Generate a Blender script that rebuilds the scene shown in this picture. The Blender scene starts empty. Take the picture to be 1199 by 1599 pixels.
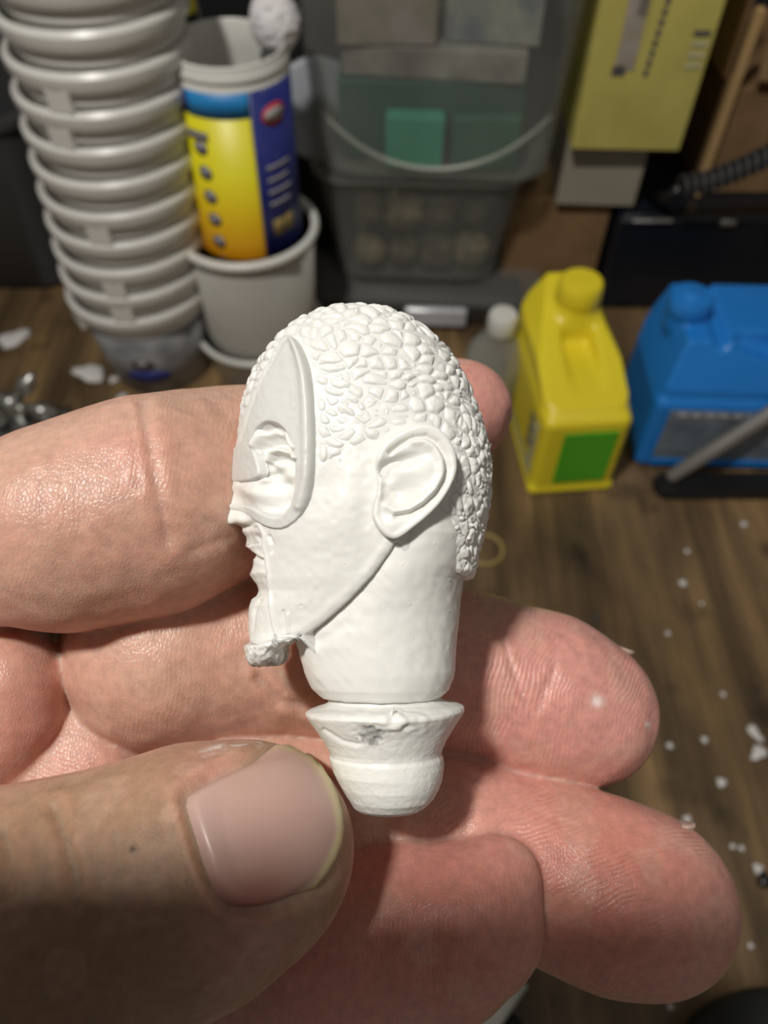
import bpy, math, random
import numpy as np
from mathutils import Vector, Matrix

random.seed(7); rng = np.random.default_rng(7)
sc = bpy.context.scene
COL = sc.collection
# ------------------------------------------------------------------ camera
FPX = 1200.0
THETA = math.atan2(0.6, 0.8)
cam_data = bpy.data.cameras.new('camera'); cam = bpy.data.objects.new('camera', cam_data); COL.objects.link(cam)
cam.location = (0, 0, 0.40); cam.rotation_euler = (THETA, 0, 0)
cam_data.sensor_fit = 'VERTICAL'; cam_data.sensor_height = 36.0; cam_data.lens = 36.0 * FPX / 1599
cam_data.clip_start = 0.005; cam_data.clip_end = 20
cam_data.dof.use_dof = True; cam_data.dof.focus_distance = 0.083; cam_data.dof.aperture_fstop = 25.0
sc.camera = cam
# ------------------------------------------------------------------ world, lamps, exposure
w = bpy.data.worlds.new('world'); sc.world = w; w.use_nodes = True
w.node_tree.nodes['Background'].inputs[0].default_value = (1.0, 0.93, 0.84, 1)
w.node_tree.nodes['Background'].inputs[1].default_value = 0.12
def area(name, loc, target, size, power, color):
    l = bpy.data.lights.new(name, 'AREA'); l.shape = 'DISK'; l.size = size; l.energy = power; l.color = color
    o = bpy.data.objects.new(name, l); COL.objects.link(o); o.location = loc
    o.rotation_euler = (Vector(target) - Vector(loc)).to_track_quat('-Z', 'Y').to_euler(); return o
area('desk_lamp_light', (-0.20, -0.030, 0.95), (0.0, 0.15, 0.2), 0.062, 4.9, (1.0, 0.965, 0.90))
area('fill_light', (0.5, -0.7, 1.9), (0, 0.3, 0), 0.5, 1.5, (1.0, 0.93, 0.84))  # added overhead fill, not a known ceiling lamp
sc.view_settings.view_transform = 'Standard'; sc.view_settings.look = 'None'
sc.view_settings.exposure = 0.0; sc.view_settings.gamma = 1.0; sc.view_settings.use_curve_mapping = False
sc.cycles.max_bounces = 10; sc.cycles.transparent_max_bounces = 16
sc.cycles.sample_clamp_indirect = 4.0
sc.cycles.use_denoising = True

# ------------------------------------------------------------------ helpers
def ray(u, v):
    a = (u - 599.5) / FPX; b = (799.5 - v) / FPX
    return Vector((a, 0.6 + 0.8 * b, -0.8 + 0.6 * b))
CAM = Vector((0, 0, 0.40))
def at_z(u, v, z=0.0):
    r = ray(u, v); return CAM + r * ((z - 0.40) / r.z)
def at_y(u, v, y):
    r = ray(u, v); return CAM + r * (y / r.y)
def CL(u, v, d):                       # local axes of the hand and figure: x right, y up the picture, z towards the viewer
    return np.array(((u - 599.5) * d / FPX, (799.5 - v) * d / FPX, -d))
HB = Matrix.Translation(CAM) @ Matrix.Rotation(THETA, 4, 'X')

def nd(nt, t, **k):
    n = nt.nodes.new(t)
    for a, b in k.items():
        if a in n.inputs: n.inputs[a].default_value = b
        else: setattr(n, a, b)
    return n
def mat(name, col, rough=0.5, metal=0.0, col2=None, nscale=20.0, bump=0.0, bscale=200.0, spec=0.5, alpha=None, stretch=None, emit=None, detail=4, sss=0.0, sssr=0.002):
    m = bpy.data.materials.new(name); m.use_nodes = True; nt = m.node_tree; L = nt.links
    b = nt.nodes['Principled BSDF']; out = nt.nodes['Material Output']
    b.inputs['Roughness'].default_value = rough; b.inputs['Metallic'].default_value = metal
    b.inputs['Specular IOR Level'].default_value = spec
    tc = nd(nt, 'ShaderNodeTexCoord'); mp = nd(nt, 'ShaderNodeMapping'); L.new(tc.outputs['Object'], mp.inputs[0])
    if stretch: mp.inputs['Scale'].default_value = stretch
    n = nd(nt, 'ShaderNodeTexNoise', Scale=nscale, Detail=detail); L.new(mp.outputs[0], n.inputs['Vector'])
    r = nd(nt, 'ShaderNodeValToRGB'); L.new(n.outputs['Fac'], r.inputs[0])
    c2 = col2 or tuple(c * 0.88 for c in col)
    r.color_ramp.elements[0].position = 0.35; r.color_ramp.elements[1].position = 0.65
    r.color_ramp.elements[0].color = (*c2, 1); r.color_ramp.elements[1].color = (*col, 1)
    L.new(r.outputs[0], b.inputs['Base Color'])
    if sss:
        b.inputs['Subsurface Weight'].default_value = sss; b.inputs['Subsurface Radius'].default_value = (1, .95, .85); b.inputs['Subsurface Scale'].default_value = sssr
    if bump:
        n2 = nd(nt, 'ShaderNodeTexNoise', Scale=bscale, Detail=3); L.new(tc.outputs['Object'], n2.inputs['Vector'])
        bp = nd(nt, 'ShaderNodeBump', Strength=bump, Distance=0.0005); L.new(n2.outputs['Fac'], bp.inputs['Height']); L.new(bp.outputs[0], b.inputs['Normal'])
    if alpha is not None:
        tr = nd(nt, 'ShaderNodeBsdfTransparent'); tr.inputs[0].default_value = (0.97, 0.98, 0.97, 1)
        mx = nd(nt, 'ShaderNodeMixShader'); lw = nd(nt, 'ShaderNodeLayerWeight', Blend=0.35)
        mr = nd(nt, 'ShaderNodeMapRange'); mr.inputs[3].default_value = alpha; mr.inputs[4].default_value = min(1, alpha + 0.45)
        L.new(lw.outputs['Facing'], mr.inputs[0]); L.new(mr.outputs[0], mx.inputs[0])
        L.new(tr.outputs[0], mx.inputs[1]); L.new(b.outputs[0], mx.inputs[2]); L.new(mx.outputs[0], out.inputs[0])
    return m

def mk(name, V, F, m, parent=None, smooth=True, attrs=None, mtx=None):
    V = np.asarray(V, dtype=np.float32); me = bpy.data.meshes.new(name)
    if isinstance(F, np.ndarray):
        nf, k = F.shape
        me.vertices.add(len(V)); me.vertices.foreach_set('co', V.ravel())
        me.loops.add(nf * k); me.loops.foreach_set('vertex_index', F.astype(np.int32).ravel())
        me.polygons.add(nf); me.polygons.foreach_set('loop_start', np.arange(0, nf * k, k, dtype=np.int32))
        me.update(calc_edges=True); me.validate()
    else:
        me.from_pydata(V.tolist(), [], F)
    if smooth: me.polygons.foreach_set('use_smooth', [True] * len(me.polygons))
    for an, av in (attrs or {}).items():
        a = me.color_attributes.new(an, 'FLOAT_COLOR', 'POINT')
        a.data.foreach_set('color', np.asarray(av, dtype=np.float32).ravel())
    o = bpy.data.objects.new(name, me); COL.objects.link(o)
    if m: me.materials.append(m)
    if parent: o.parent = parent
    if mtx is not None: o.matrix_world = mtx
    return o
def autosm(o, ang=35):
    o.data.polygons.foreach_set('use_smooth', [True] * len(o.data.polygons))
    bm_angle = math.radians(ang)
    import bmesh
    bm = bmesh.new(); bm.from_mesh(o.data); bmesh.ops.recalc_face_normals(bm, faces=bm.faces)
    for e in bm.edges:
        if len(e.link_faces) == 2 and e.calc_face_angle(0) > bm_angle: e.smooth = False
    bm.to_mesh(o.data); bm.free(); return o
def tag(o, label, cat, group=None, kind=None):
    if label: o['label'] = label
    if cat: o['category'] = cat
    if group: o['group'] = group
    if kind: o['kind'] = kind
    return o
def empty(name, loc, label=None, cat=None, group=None, rz=0.0, rot=None):
    o = bpy.data.objects.new(name, None); COL.objects.link(o); o.location = loc; o.empty_display_size = 0.02
    o.rotation_euler = rot or (0, 0, rz); return tag(o, label, cat, group)
def lathe(prof, n=48, c=(0, 0, 0)):
    V = []; F = []
    for r, z in prof:
        for i in range(n):
            a = 2 * math.pi * i / n; V.append((c[0] + r * math.cos(a), c[1] + r * math.sin(a), c[2] + z))
    for j in range(len(prof) - 1):
        for i in range(n):
            k = (i + 1) % n; F.append((j * n + i, j * n + k, (j + 1) * n + k, (j + 1) * n + i))
    for j, rev in ((0, True), (len(prof) - 1, False)):
        if prof[j][0] > 1e-6:
            f = [j * n + i for i in range(n)]; F.append(tuple(f[::-1] if rev else f))
    return V, F
def rrect(cx, cy, w_, d_, z, r, seg=5):
    r = min(r, w_ / 2 - 1e-5, d_ / 2 - 1e-5); P = []
    for sx, sy, a0 in ((1, 1, 0), (-1, 1, 90), (-1, -1, 180), (1, -1, 270)):
        for i in range(seg + 1):
            a = math.radians(a0 + 90 * i / seg)
            P.append((cx + sx * (w_ / 2 - r) + r * math.cos(a), cy + sy * (d_ / 2 - r) + r * math.sin(a), z))
    return P
def loft(secs, seg=5, closed_ends=True):
    V = []; F = []; n = 4 * (seg + 1)
    for s in secs: V += rrect(*s, seg=seg)
    for j in range(len(secs) - 1):
        for i in range(n):
            k = (i + 1) % n; F.append((j * n + i, j * n + k, (j + 1) * n + k, (j + 1) * n + i))
    if closed_ends:
        F.append(tuple(range(n))[::-1]); F.append(tuple((len(secs) - 1) * n + i for i in range(n)))
    return V, F
def box(w_, d_, h, bev=0.001, c=(0, 0, 0)):
    b = bev
    S = [(c[0], c[1], w_ - 2 * b, d_ - 2 * b, c[2], b), (c[0], c[1], w_, d_, c[2] + b, b), (c[0], c[1], w_, d_, c[2] + h - b, b), (c[0], c[1], w_ - 2 * b, d_ - 2 * b, c[2] + h, b)]
    return loft(S, seg=2)
def tube(pts, r, n=12, caps=True):
    pts = [Vector(p) for p in pts]; V = []; F = []; rs = r if isinstance(r, (list, tuple)) else [r] * len(pts)
    up = Vector((0.13, 0.21, 0.97)); prev = None
    for i, p in enumerate(pts):
        t = (pts[min(i + 1, len(pts) - 1)] - pts[max(i - 1, 0)]).normalized()
        s = t.cross(up).normalized() if prev is None else (prev - t * prev.dot(t)).normalized(); prev = s; q = t.cross(s)
        for k in range(n):
            a = 2 * math.pi * k / n; V.append(tuple(p + (s * math.cos(a) + q * math.sin(a)) * rs[i]))
    for j in range(len(pts) - 1):
        for i in range(n):
            k = (i + 1) % n; F.append((j * n + i, j * n + k, (j + 1) * n + k, (j + 1) * n + i))
    if caps:
        F.append(tuple(range(n))[::-1]); F.append(tuple((len(pts) - 1) * n + i for i in range(n)))
    return V, F
def patch(r, a0, a1, z0, z1, n=16, th=0.0003, r2=None, rt=None):
    """thin curved piece of print on a (possibly conical) wall; angle 0 faces -y, positive to the right"""
    rt = rt or r; V = []; F = []
    for k, rr in enumerate((0, th)):
        for z, rad in ((z0, r), (z1, rt)):
            for i in range(n + 1):
                a = a0 + (a1 - a0) * i / n; V.append(((rad + rr) * math.sin(a), -(rad + rr) * math.cos(a), z))
    m_ = n + 1
    for i in range(n):
        F.append((2 * m_ + i, 2 * m_ + i + 1, 3 * m_ + i + 1, 3 * m_ + i))
        F.append((i, m_ + i, m_ + i + 1, i + 1))
        F.append((i, i + 1, 2 * m_ + i + 1, 2 * m_ + i)); F.append((m_ + i, 3 * m_ + i, 3 * m_ + i + 1, m_ + i + 1))
    F.append((0, 2 * m_, 3 * m_, m_)); F.append((n, m_ + n, 3 * m_ + n, 2 * m_ + n))
    return V, F
def curved_disc(r, ac, zc, rr, th=0.0004, n=20, slope=0.0, sx=1.0):
    V = [(r * math.sin(ac), -r * math.cos(ac), zc)]; F = []
    V[0] = ((r + th) * math.sin(ac), -(r + th) * math.cos(ac), zc)
    for i in range(n):
        t = 2 * math.pi * i / n; a = ac + sx * rr * math.cos(t) / r; z = zc + rr * math.sin(t); R = r + th + slope * (z - zc)
        V.append((R * math.sin(a), -R * math.cos(a), z))
    for i in range(n):
        V.append((V[1 + i][0] * 0.98, V[1 + i][1] * 0.98, V[1 + i][2]))
    for i in range(n):
        k = (i + 1) % n; F.append((0, 1 + i, 1 + k)); F.append((1 + i, 1 + n + i, 1 + n + k, 1 + k))
    return V, F
def sstep(x, a, b):
    t = np.clip((x - a) / (b - a), 0, 1); return t * t * (3 - 2 * t)
def pldist(U, Vv, pts):                # distance to an open polyline
    d = np.full(np.shape(U), 1e9)
    for (x0, y0), (x1, y1) in zip(pts[:-1], pts[1:]):
        dx, dy = x1 - x0, y1 - y0; t = np.clip(((U - x0) * dx + (Vv - y0) * dy) / (dx * dx + dy * dy + 1e-9), 0, 1)
        d = np.minimum(d, np.hypot(U - x0 - t * dx, Vv - y0 - t * dy))
    return d
def polysd(U, Vv, pts):                # signed distance to a closed outline, positive inside
    ins = np.zeros(np.shape(U), bool); P = list(pts) + [pts[0]]
    for (x0, y0), (x1, y1) in zip(P[:-1], P[1:]):
        c = ((y0 > Vv) != (y1 > Vv)) & (U < (x1 - x0) * (Vv - y0) / (y1 - y0 + 1e-12) + x0); ins ^= c
    d = pldist(U, Vv, P); return np.where(ins, d, -d)
def smooth_closed(pts, it=2):
    P = [tuple(map(float, p)) for p in pts]
    for _ in range(it):
        Q = []
        for a, b in zip(P, P[1:] + P[:1]):
            Q.append((.75 * a[0] + .25 * b[0], .75 * a[1] + .25 * b[1])); Q.append((.25 * a[0] + .75 * b[0], .25 * a[1] + .75 * b[1]))
        P = Q
    return P
def vhash(ix, iy, iz, s):
    h = np.sin(ix * 127.1 + iy * 311.7 + iz * 74.7 + s * 53.3) * 43758.5453; return h - np.floor(h)
def worley(p, jit=0.8):                # F1 and F2 of jittered points
    ip = np.floor(p); f1 = np.full(len(p), 9.0); f2 = f1.copy()
    for a in (-1, 0, 1):
        for b in (-1, 0, 1):
            for c in (-1, 0, 1):
                q = ip + (a, b, c); o = np.stack([0.5 + jit * (vhash(q[:, 0], q[:, 1], q[:, 2], s) - 0.5) for s in (1, 2, 3)], 1)
                d = np.linalg.norm(q + o - p, axis=1)
                f2 = np.where(d < f1, f1, np.minimum(f2, d)); f1 = np.minimum(f1, d)
    return f1, f2
def vnoise(p):
    ip = np.floor(p); f = p - ip; f = f * f * (3 - 2 * f); r = 0
    for a in (0, 1):
        for b in (0, 1):
            for c in (0, 1):
                wgt = (f[:, 0] if a else 1 - f[:, 0]) * (f[:, 1] if b else 1 - f[:, 1]) * (f[:, 2] if c else 1 - f[:, 2])
                r = r + wgt * vhash(ip[:, 0] + a, ip[:, 1] + b, ip[:, 2] + c, 5)
    return r

# --- a signed-distance mesher (surface nets) for the soft forms
def sdf_mesh(f, lo, hi, h):
    lo = np.array(lo, float); hi = np.array(hi, float); n = (np.ceil((hi - lo) / h / 4).astype(int)) * 4 + 1
    nc = (n - 1) // 4 + 1; H = 4 * h
    gc = np.stack(np.meshgrid(*[lo[i] + H * np.arange(nc[i]) for i in range(3)], indexing='ij'), -1).reshape(-1, 3)
    fc = f(gc).reshape(nc); act = np.abs(fc) < H * 2.0
    F = np.repeat(np.repeat(np.repeat(fc, 4, 0), 4, 1), 4, 2)[:n[0] + 3, :n[1] + 3, :n[2] + 3].astype(np.float32)
    A = np.repeat(np.repeat(np.repeat(act, 4, 0), 4, 1), 4, 2)
    F = F[2:, 2:, 2:][:n[0], :n[1], :n[2]]; A = A[2:, 2:, 2:][:F.shape[0], :F.shape[1], :F.shape[2]]
    F = F.copy(); idx = np.argwhere(A); nx, ny, nz = F.shape
    for s in range(0, len(idx), 400000):
        q = idx[s:s + 400000]; F[q[:, 0], q[:, 1], q[:, 2]] = f(lo + q * h)
    S = F < 0
    c8 = [S[a:nx - 1 + a, b:ny - 1 + b, c:nz - 1 + c] for a in (0, 1) for b in (0, 1) for c in (0, 1)]
    sm = sum(x.astype(np.int8) for x in c8); cells = np.argwhere((sm > 0) & (sm < 8))
    acc = np.zeros((len(cells), 3)); cnt = np.zeros(len(cells))
    C = [(a, b, c) for a in (0, 1) for b in (0, 1) for c in (0, 1)]
    for i in range(8):
        for j in range(i + 1, 8):
            if sum(abs(C[i][k] - C[j][k]) for k in range(3)) == 1:
                a = cells + C[i]; b = cells + C[j]; fa = F[a[:, 0], a[:, 1], a[:, 2]]; fb = F[b[:, 0], b[:, 1], b[:, 2]]
                m = (fa < 0) != (fb < 0); t = np.where(m, fa / np.where(m, fa - fb, 1), 0)
                acc += np.where(m[:, None], np.array(C[i]) + t[:, None] * (np.array(C[j]) - np.array(C[i])), 0); cnt += m
    V = lo + (cells + acc / cnt[:, None]) * h
    ID = np.full((nx - 1, ny - 1, nz - 1), -1, np.int32); ID[cells[:, 0], cells[:, 1], cells[:, 2]] = np.arange(len(cells))
    Q = []
    for ax in range(3):
        o = [0, 0, 0]; o[ax] = 1
        S0 = S[:nx - o[0], :ny - o[1], :nz - o[2]]; S1 = S[o[0]:, o[1]:, o[2]:]; e = np.argwhere(S0 != S1); b1, b2 = (ax + 1) % 3, (ax + 2) % 3
        e = e[(e[:, b1] > 0) & (e[:, b2] > 0) & (e[:, b1] < ID.shape[b1]) & (e[:, b2] < ID.shape[b2])]
        d1 = np.zeros(3, int); d1[b1] = 1; d2 = np.zeros(3, int); d2[b2] = 1
        g = lambda x: ID[x[:, 0], x[:, 1], x[:, 2]]
        q = np.stack([g(e), g(e - d1), g(e - d1 - d2), g(e - d2)], 1); neg = S0[e[:, 0], e[:, 1], e[:, 2]]
        q[~neg] = q[~neg][:, ::-1]; Q.append(q)
    Q = np.concatenate(Q); Q = Q[(Q >= 0).all(1)]
    return V, Q
def relax(V, Q, it=2, k=0.5):
    E = np.concatenate([Q[:, [0, 1]], Q[:, [1, 2]], Q[:, [2, 3]], Q[:, [3, 0]]])
    for _ in range(it):
        acc = np.zeros_like(V); c = np.zeros(len(V))
        for i, j in ((0, 1), (1, 0)):
            for ax in range(3): acc[:, ax] += np.bincount(E[:, i], V[E[:, j], ax], len(V))
            c += np.bincount(E[:, i], minlength=len(V))
        V = V + k * (acc / np.maximum(c, 1)[:, None] - V)
    return V
def vnormals(V, Q):
    n = np.cross(V[Q[:, 2]] - V[Q[:, 0]], V[Q[:, 3]] - V[Q[:, 1]]); N = np.zeros_like(V)
    for k in range(4):
        for ax in range(3): N[:, ax] += np.bincount(Q[:, k], n[:, ax], len(V))
    return N / (np.linalg.norm(N, axis=1)[:, None] + 1e-12)
def smin(a, b, k):
    h = np.clip(0.5 + 0.5 * (b - a) / k, 0, 1); return b + (a - b) * h - k * h * (1 - h)
def cap(p, a, b, ra, rb):
    ab = b - a; t = np.clip(((p - a) @ ab) / (ab @ ab), 0, 1); return np.linalg.norm(p - a - t[:, None] * ab, axis=1) - (ra + (rb - ra) * t)
def rbox(p, c, half, r, rz=0.0):
    q = p - np.array(c)
    if rz: q = np.stack([q[:, 0] * math.cos(rz) + q[:, 1] * math.sin(rz), -q[:, 0] * math.sin(rz) + q[:, 1] * math.cos(rz), q[:, 2]], 1)
    q = np.abs(q) - (np.array(half) - r); return np.linalg.norm(np.maximum(q, 0), axis=1) + np.minimum(q.max(1), 0) - r

# ------------------------------------------------------------------ materials
def wood_material():
    m = bpy.data.materials.new('stained_wood'); m.use_nodes = True; nt = m.node_tree; L = nt.links; b = nt.nodes['Principled BSDF']
    tc = nd(nt, 'ShaderNodeTexCoord')
    def N(scale, st, det=5, dist=0.0):
        mp = nd(nt, 'ShaderNodeMapping'); mp.inputs['Scale'].default_value = st; L.new(tc.outputs['Object'], mp.inputs[0])
        n = nd(nt, 'ShaderNodeTexNoise', Scale=scale, Detail=det, Distortion=dist); L.new(mp.outputs[0], n.inputs['Vector']); return n
    def R(src, stops):
        r = nd(nt, 'ShaderNodeValToRGB'); L.new(src, r.inputs[0]); e = r.color_ramp.elements
        while len(e) < len(stops): e.new(0.5)
        for k, (p, c) in enumerate(stops): e[k].position = p; e[k].color = (*c, 1)
        return r
    grain = N(38, (1, 0.10, 1), 6, 0.4); fine = N(220, (1, 0.05, 1), 4); patchy = N(9, (1, 0.7, 1), 4, 0.5); spots = N(26, (1, 0.8, 1), 3)
    c1 = R(grain.outputs['Fac'], [(0.28, (0.075, 0.050, 0.028)), (0.5, (0.185, 0.122, 0.062)), (0.72, (0.40, 0.255, 0.115))])
    c2 = R(fine.outputs['Fac'], [(0.3, (0.72, 0.72, 0.72)), (0.7, (1.1, 1.1, 1.1))])
    c3 = R(patchy.outputs['Fac'], [(0.32, (0.42, 0.40, 0.38)), (0.62, (1.15, 1.12, 1.08))])
    c4 = R(spots.outputs['Fac'], [(0.30, (0.45, 0.45, 0.48)), (0.42, (1, 1, 1))])
    def mul(a, b_):
        x = nd(nt, 'ShaderNodeMix', data_type='RGBA', blend_type='MULTIPLY'); x.inputs[0].default_value = 1
        L.new(a, x.inputs[6]); L.new(b_, x.inputs[7]); return x.outputs[2]
    L.new(mul(mul(mul(c1.outputs[0], c2.outputs[0]), c3.outputs[0]), c4.outputs[0]), b.inputs['Base Color'])
    b.inputs['Roughness'].default_value = 0.42
    bp = nd(nt, 'ShaderNodeBump', Strength=0.25, Distance=0.0005); L.new(fine.outputs['Fac'], bp.inputs['Height']); L.new(bp.outputs[0], b.inputs['Normal'])
    return m
M = {}
M['wood'] = wood_material()
M['wall'] = mat('dark_wall_paint', (0.018, 0.018, 0.02), 0.8, col2=(0.008, 0.008, 0.01), nscale=6)
M['cupgrey'] = mat('grey_white_plastic', (0.74, 0.73, 0.69), 0.33, bump=0.15, bscale=300)
M['cupdark'] = mat('grey_printed_plastic', (0.30, 0.30, 0.31), 0.4, col2=(0.16, 0.16, 0.17), nscale=45)
M['white'] = mat('white_plastic', (0.74, 0.74, 0.70), 0.35)
M['clear'] = mat('frosted_clear_plastic', (0.90, 0.88, 0.82), 0.25, alpha=0.40)
M['tubclear'] = mat('scuffed_clear_plastic', (0.50, 0.50, 0.47), 0.22, alpha=0.085, nscale=14, col2=(0.36, 0.36, 0.34))
M['tubbase'] = mat('clear_tub_base_plastic', (0.26, 0.26, 0.25), 0.15, alpha=0.22)
M['bottleclear'] = mat('clear_bottle_plastic', (0.5, 0.5, 0.46), 0.1, alpha=0.22)
M['yellow'] = mat('yellow_jug_plastic', (0.86, 0.72, 0.03), 0.30, col2=(0.82, 0.66, 0.03), nscale=10)
M['blue'] = mat('blue_jug_plastic', (0.02, 0.23, 0.72), 0.30, col2=(0.015, 0.21, 0.66), nscale=10)
M['green'] = mat('green_label_paper', (0.10, 0.48, 0.02), 0.5)
M['labelwhite'] = mat('pale_label_paper', (0.55, 0.53, 0.30), 0.5, col2=(0.40, 0.38, 0.22), nscale=60)
M['labelgrey'] = mat('grey_blue_label_paper', (0.20, 0.24, 0.28), 0.5, col2=(0.12, 0.15, 0.19), nscale=60)
M['navy'] = mat('navy_print', (0.015, 0.025, 0.19), 0.45, col2=(0.03, 0.04, 0.21), nscale=80)
M['sky'] = mat('light_blue_print', (0.02, 0.28, 0.62), 0.45, col2=(0.01, 0.16, 0.50), nscale=18)
M['paleyellow'] = mat('yellow_card', (0.56, 0.50, 0.13), 0.65, col2=(0.46, 0.40, 0.10), nscale=25)
M['greycard'] = mat('grey_card', (0.34, 0.31, 0.24), 0.7)
M['cardboard'] = mat('brown_cardboard', (0.26, 0.155, 0.07), 0.8, col2=(0.20, 0.115, 0.05), nscale=30)
M['cardlight'] = mat('cut_cardboard_edge', (0.50, 0.32, 0.14), 0.8)
M['black'] = mat('black_plastic', (0.012, 0.012, 0.014), 0.35, bump=0.2)
M['darkgrey'] = mat('dark_grey_plastic', (0.055, 0.055, 0.058), 0.55)
M['steel'] = mat('dull_steel', (0.50, 0.50, 0.48), 0.33, metal=0.85, col2=(0.35, 0.35, 0.34), nscale=90)
M['aluminium'] = mat('grey_painted_metal', (0.30, 0.29, 0.27), 0.4, metal=0.4)
M['red'] = mat('red_print', (0.55, 0.04, 0.04), 0.45)
M['greenbox'] = mat('green_card', (0.05, 0.46, 0.30), 0.6, col2=(0.04, 0.36, 0.24), nscale=30)
M['darkgreen'] = mat('dark_green_card', (0.015, 0.105, 0.085), 0.6)
M['paper'] = mat('printed_paper', (0.42, 0.40, 0.36), 0.7, col2=(0.22, 0.20, 0.19), nscale=40)
M['lumps'] = mat('brown_grey_bits', (0.17, 0.14, 0.085), 0.6, col2=(0.03, 0.028, 0.024), nscale=60)
M['fluff'] = mat('white_bristle', (0.82, 0.80, 0.82), 0.9)
M['crumb'] = mat('white_resin_crumb', (0.72, 0.70, 0.68), 0.6)
M['tan'] = mat('tan_rubber', (0.36, 0.26, 0.09), 0.5)
M['ink'] = mat('grey_ink', (0.10, 0.09, 0.10), 0.5)
M['silverprint'] = mat('silver_grey_print', (0.42, 0.40, 0.40), 0.5)
M['pinkpaper'] = mat('lilac_grey_print', (0.42, 0.36, 0.34), 0.6, col2=(0.30, 0.26, 0.18), nscale=60)
def yellow_gradient():
    m = mat('yellow_orange_print', (0.78, 0.68, 0.02), 0.4); nt = m.node_tree; L = nt.links; b = nt.nodes['Principled BSDF']
    tc = nd(nt, 'ShaderNodeTexCoord'); sx = nd(nt, 'ShaderNodeSeparateXYZ'); L.new(tc.outputs['Object'], sx.inputs[0])
    mr = nd(nt, 'ShaderNodeMapRange'); mr.inputs[1].default_value = 0.10; mr.inputs[2].default_value = 0.155; L.new(sx.outputs[2], mr.inputs[0])
    r = nd(nt, 'ShaderNodeValToRGB'); e = r.color_ramp.elements; e[0].color = (0.85, 0.34, 0.01, 1); e[1].color = (0.80, 0.72, 0.015, 1); L.new(mr.outputs[0], r.inputs[0])
    L.new(r.outputs[0], b.inputs['Base Color']); return m
M['grad'] = yellow_gradient()

# ------------------------------------------------------------------ the setting
V, F = box(1.6, 1.1, 0.03, 0.002, (0.0, 0.25, -0.03))
desk = autosm(mk('wooden_desk', V, F, M['wood'])); tag(desk, 'stained brown wooden workbench top under everything, flecked with resin', 'desk')
V, F = box(1.8, 0.03, 0.9, 0.002, (0, 0.82, -0.75)); V, F = box(1.8, 0.03, 1.6, 0.002, (0, 0.82, -0.75))
tag(mk('wall_back', V, F, M['wall'], smooth=False), None, None, kind='structure')
V, F = box(2.4, 2.4, 0.02, 0.002, (0, 0.0, -0.77))
tag(mk('floor', V, F, M['darkgrey'], smooth=False), None, None, kind='structure')
for i, (x, y) in enumerate(((-0.75, -0.25), (0.75, -0.25), (-0.75, 0.75), (0.75, 0.75))):
    V, F = box(0.06, 0.06, 0.72, 0.003, (x, y, -0.75)); mk('leg', V, F, M['wood'], desk, smooth=False)

# ------------------------------------------------------------------ stack of mixing cups
cup_prof = [(0.0, 0.0), (0.0335, 0.0), (0.0352, 0.0015), (0.0432, 0.0605), (0.0448, 0.0612), (0.0449, 0.0630), (0.0444, 0.0640), (0.0446, 0.0672), (0.0476, 0.0678), (0.0490, 0.0705),
            (0.0490, 0.0755), (0.0468, 0.0780), (0.0450, 0.0770), (0.0440, 0.0700), (0.0420, 0.0600), (0.0335, 0.0030), (0.0, 0.0030)]
V, F = lathe(cup_prof, 56); cup_me = autosm(mk('cup_body', V, F, M['cupgrey']), 40)
V, F = box(0.0135, 0.0050, 0.0120, 0.0008); tab0 = mk('tab', V, F, M['cupgrey'], smooth=False)
V, F = box(0.006, 0.002, 0.011, 0.0004)
ords = ['bottom', 'second', 'third', 'fourth', 'fifth', 'sixth', 'seventh', 'eighth', 'ninth', 'tenth', 'top']
cup_desc = ['bottom grey cup of the tall stack, dark printed picture on its side', 'second cup from the bottom of the tall grey-white stack', 'third cup up from the bottom of the tall grey-white stack',
            'fourth cup up in the tall grey-white stack', 'fifth cup up in the tall grey-white stack', 'middle cup of the tall grey-white stack, sixth from the bottom',
            'fifth cup down from the top of the tall stack', 'fourth cup down from the top of the tall stack', 'third cup down from the top of the tall stack',
            'second cup down from the top of the tall stack', 'topmost cup of the tall grey-white stack, cut by the picture edge']
ctabs = {0: None, 1: -0.02, 2: -0.06, 3: None, 4: -0.12, 5: None, 6: None, 7: -0.34, 8: -0.26, 9: None, 10: None}
for k in range(11):
    z = 0.0188 * k; x = -0.168 + 0.0021 * k; y = 0.443
    e = empty('mixing_cup', (x, y, z), cup_desc[k], 'cup', 'nested cups of the tall stack', rot=(0, math.radians(1.6 * min(1, k)), 0))
    e.rotation_euler[1] = 0.0
    b = cup_me if k == 0 else cup_me.copy()
    if k: COL.objects.link(b)
    b.parent = e
    if k == 0:
        b.data = b.data.copy()
        V, F = patch(0.0354, -1.5, 1.35, 0.002, 0.0585, 40, 0.0004, rt=0.0430); mk('printed_sleeve', V, F, M['cupdark'], e)['label'] = 'dark grey printed sleeve'
        V, F = curved_disc(0.0378, 0.02, 0.020, 0.0060, 0.0012, sx=2.6, slope=0.13); mk('printed_mark', V, F, M['navy'], e)
        V, F = curved_disc(0.0393, 0.0, 0.033, 0.0060, 0.0012, sx=1.3, slope=0.13); mk('printed_mark', V, F, M['ink'], e)
        V, F = curved_disc(0.0393, 0.0, 0.034, 0.0030, 0.0016, sx=1.2, slope=0.13); mk('printed_mark', V, F, M['silverprint'], e)
    ang = ctabs[k]
    offs = [] if ang is None else [ang]
    if k == 0: offs.append(-0.95)
    for a in offs:
        t = tab0.copy(); COL.objects.link(t); t.parent = e; rr = 0.0455
        t.location = (rr * math.sin(a), -rr * math.cos(a) - .0005, 0.0585); t.rotation_euler = (0, 0, a)
bpy.data.objects.remove(tab0)

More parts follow.
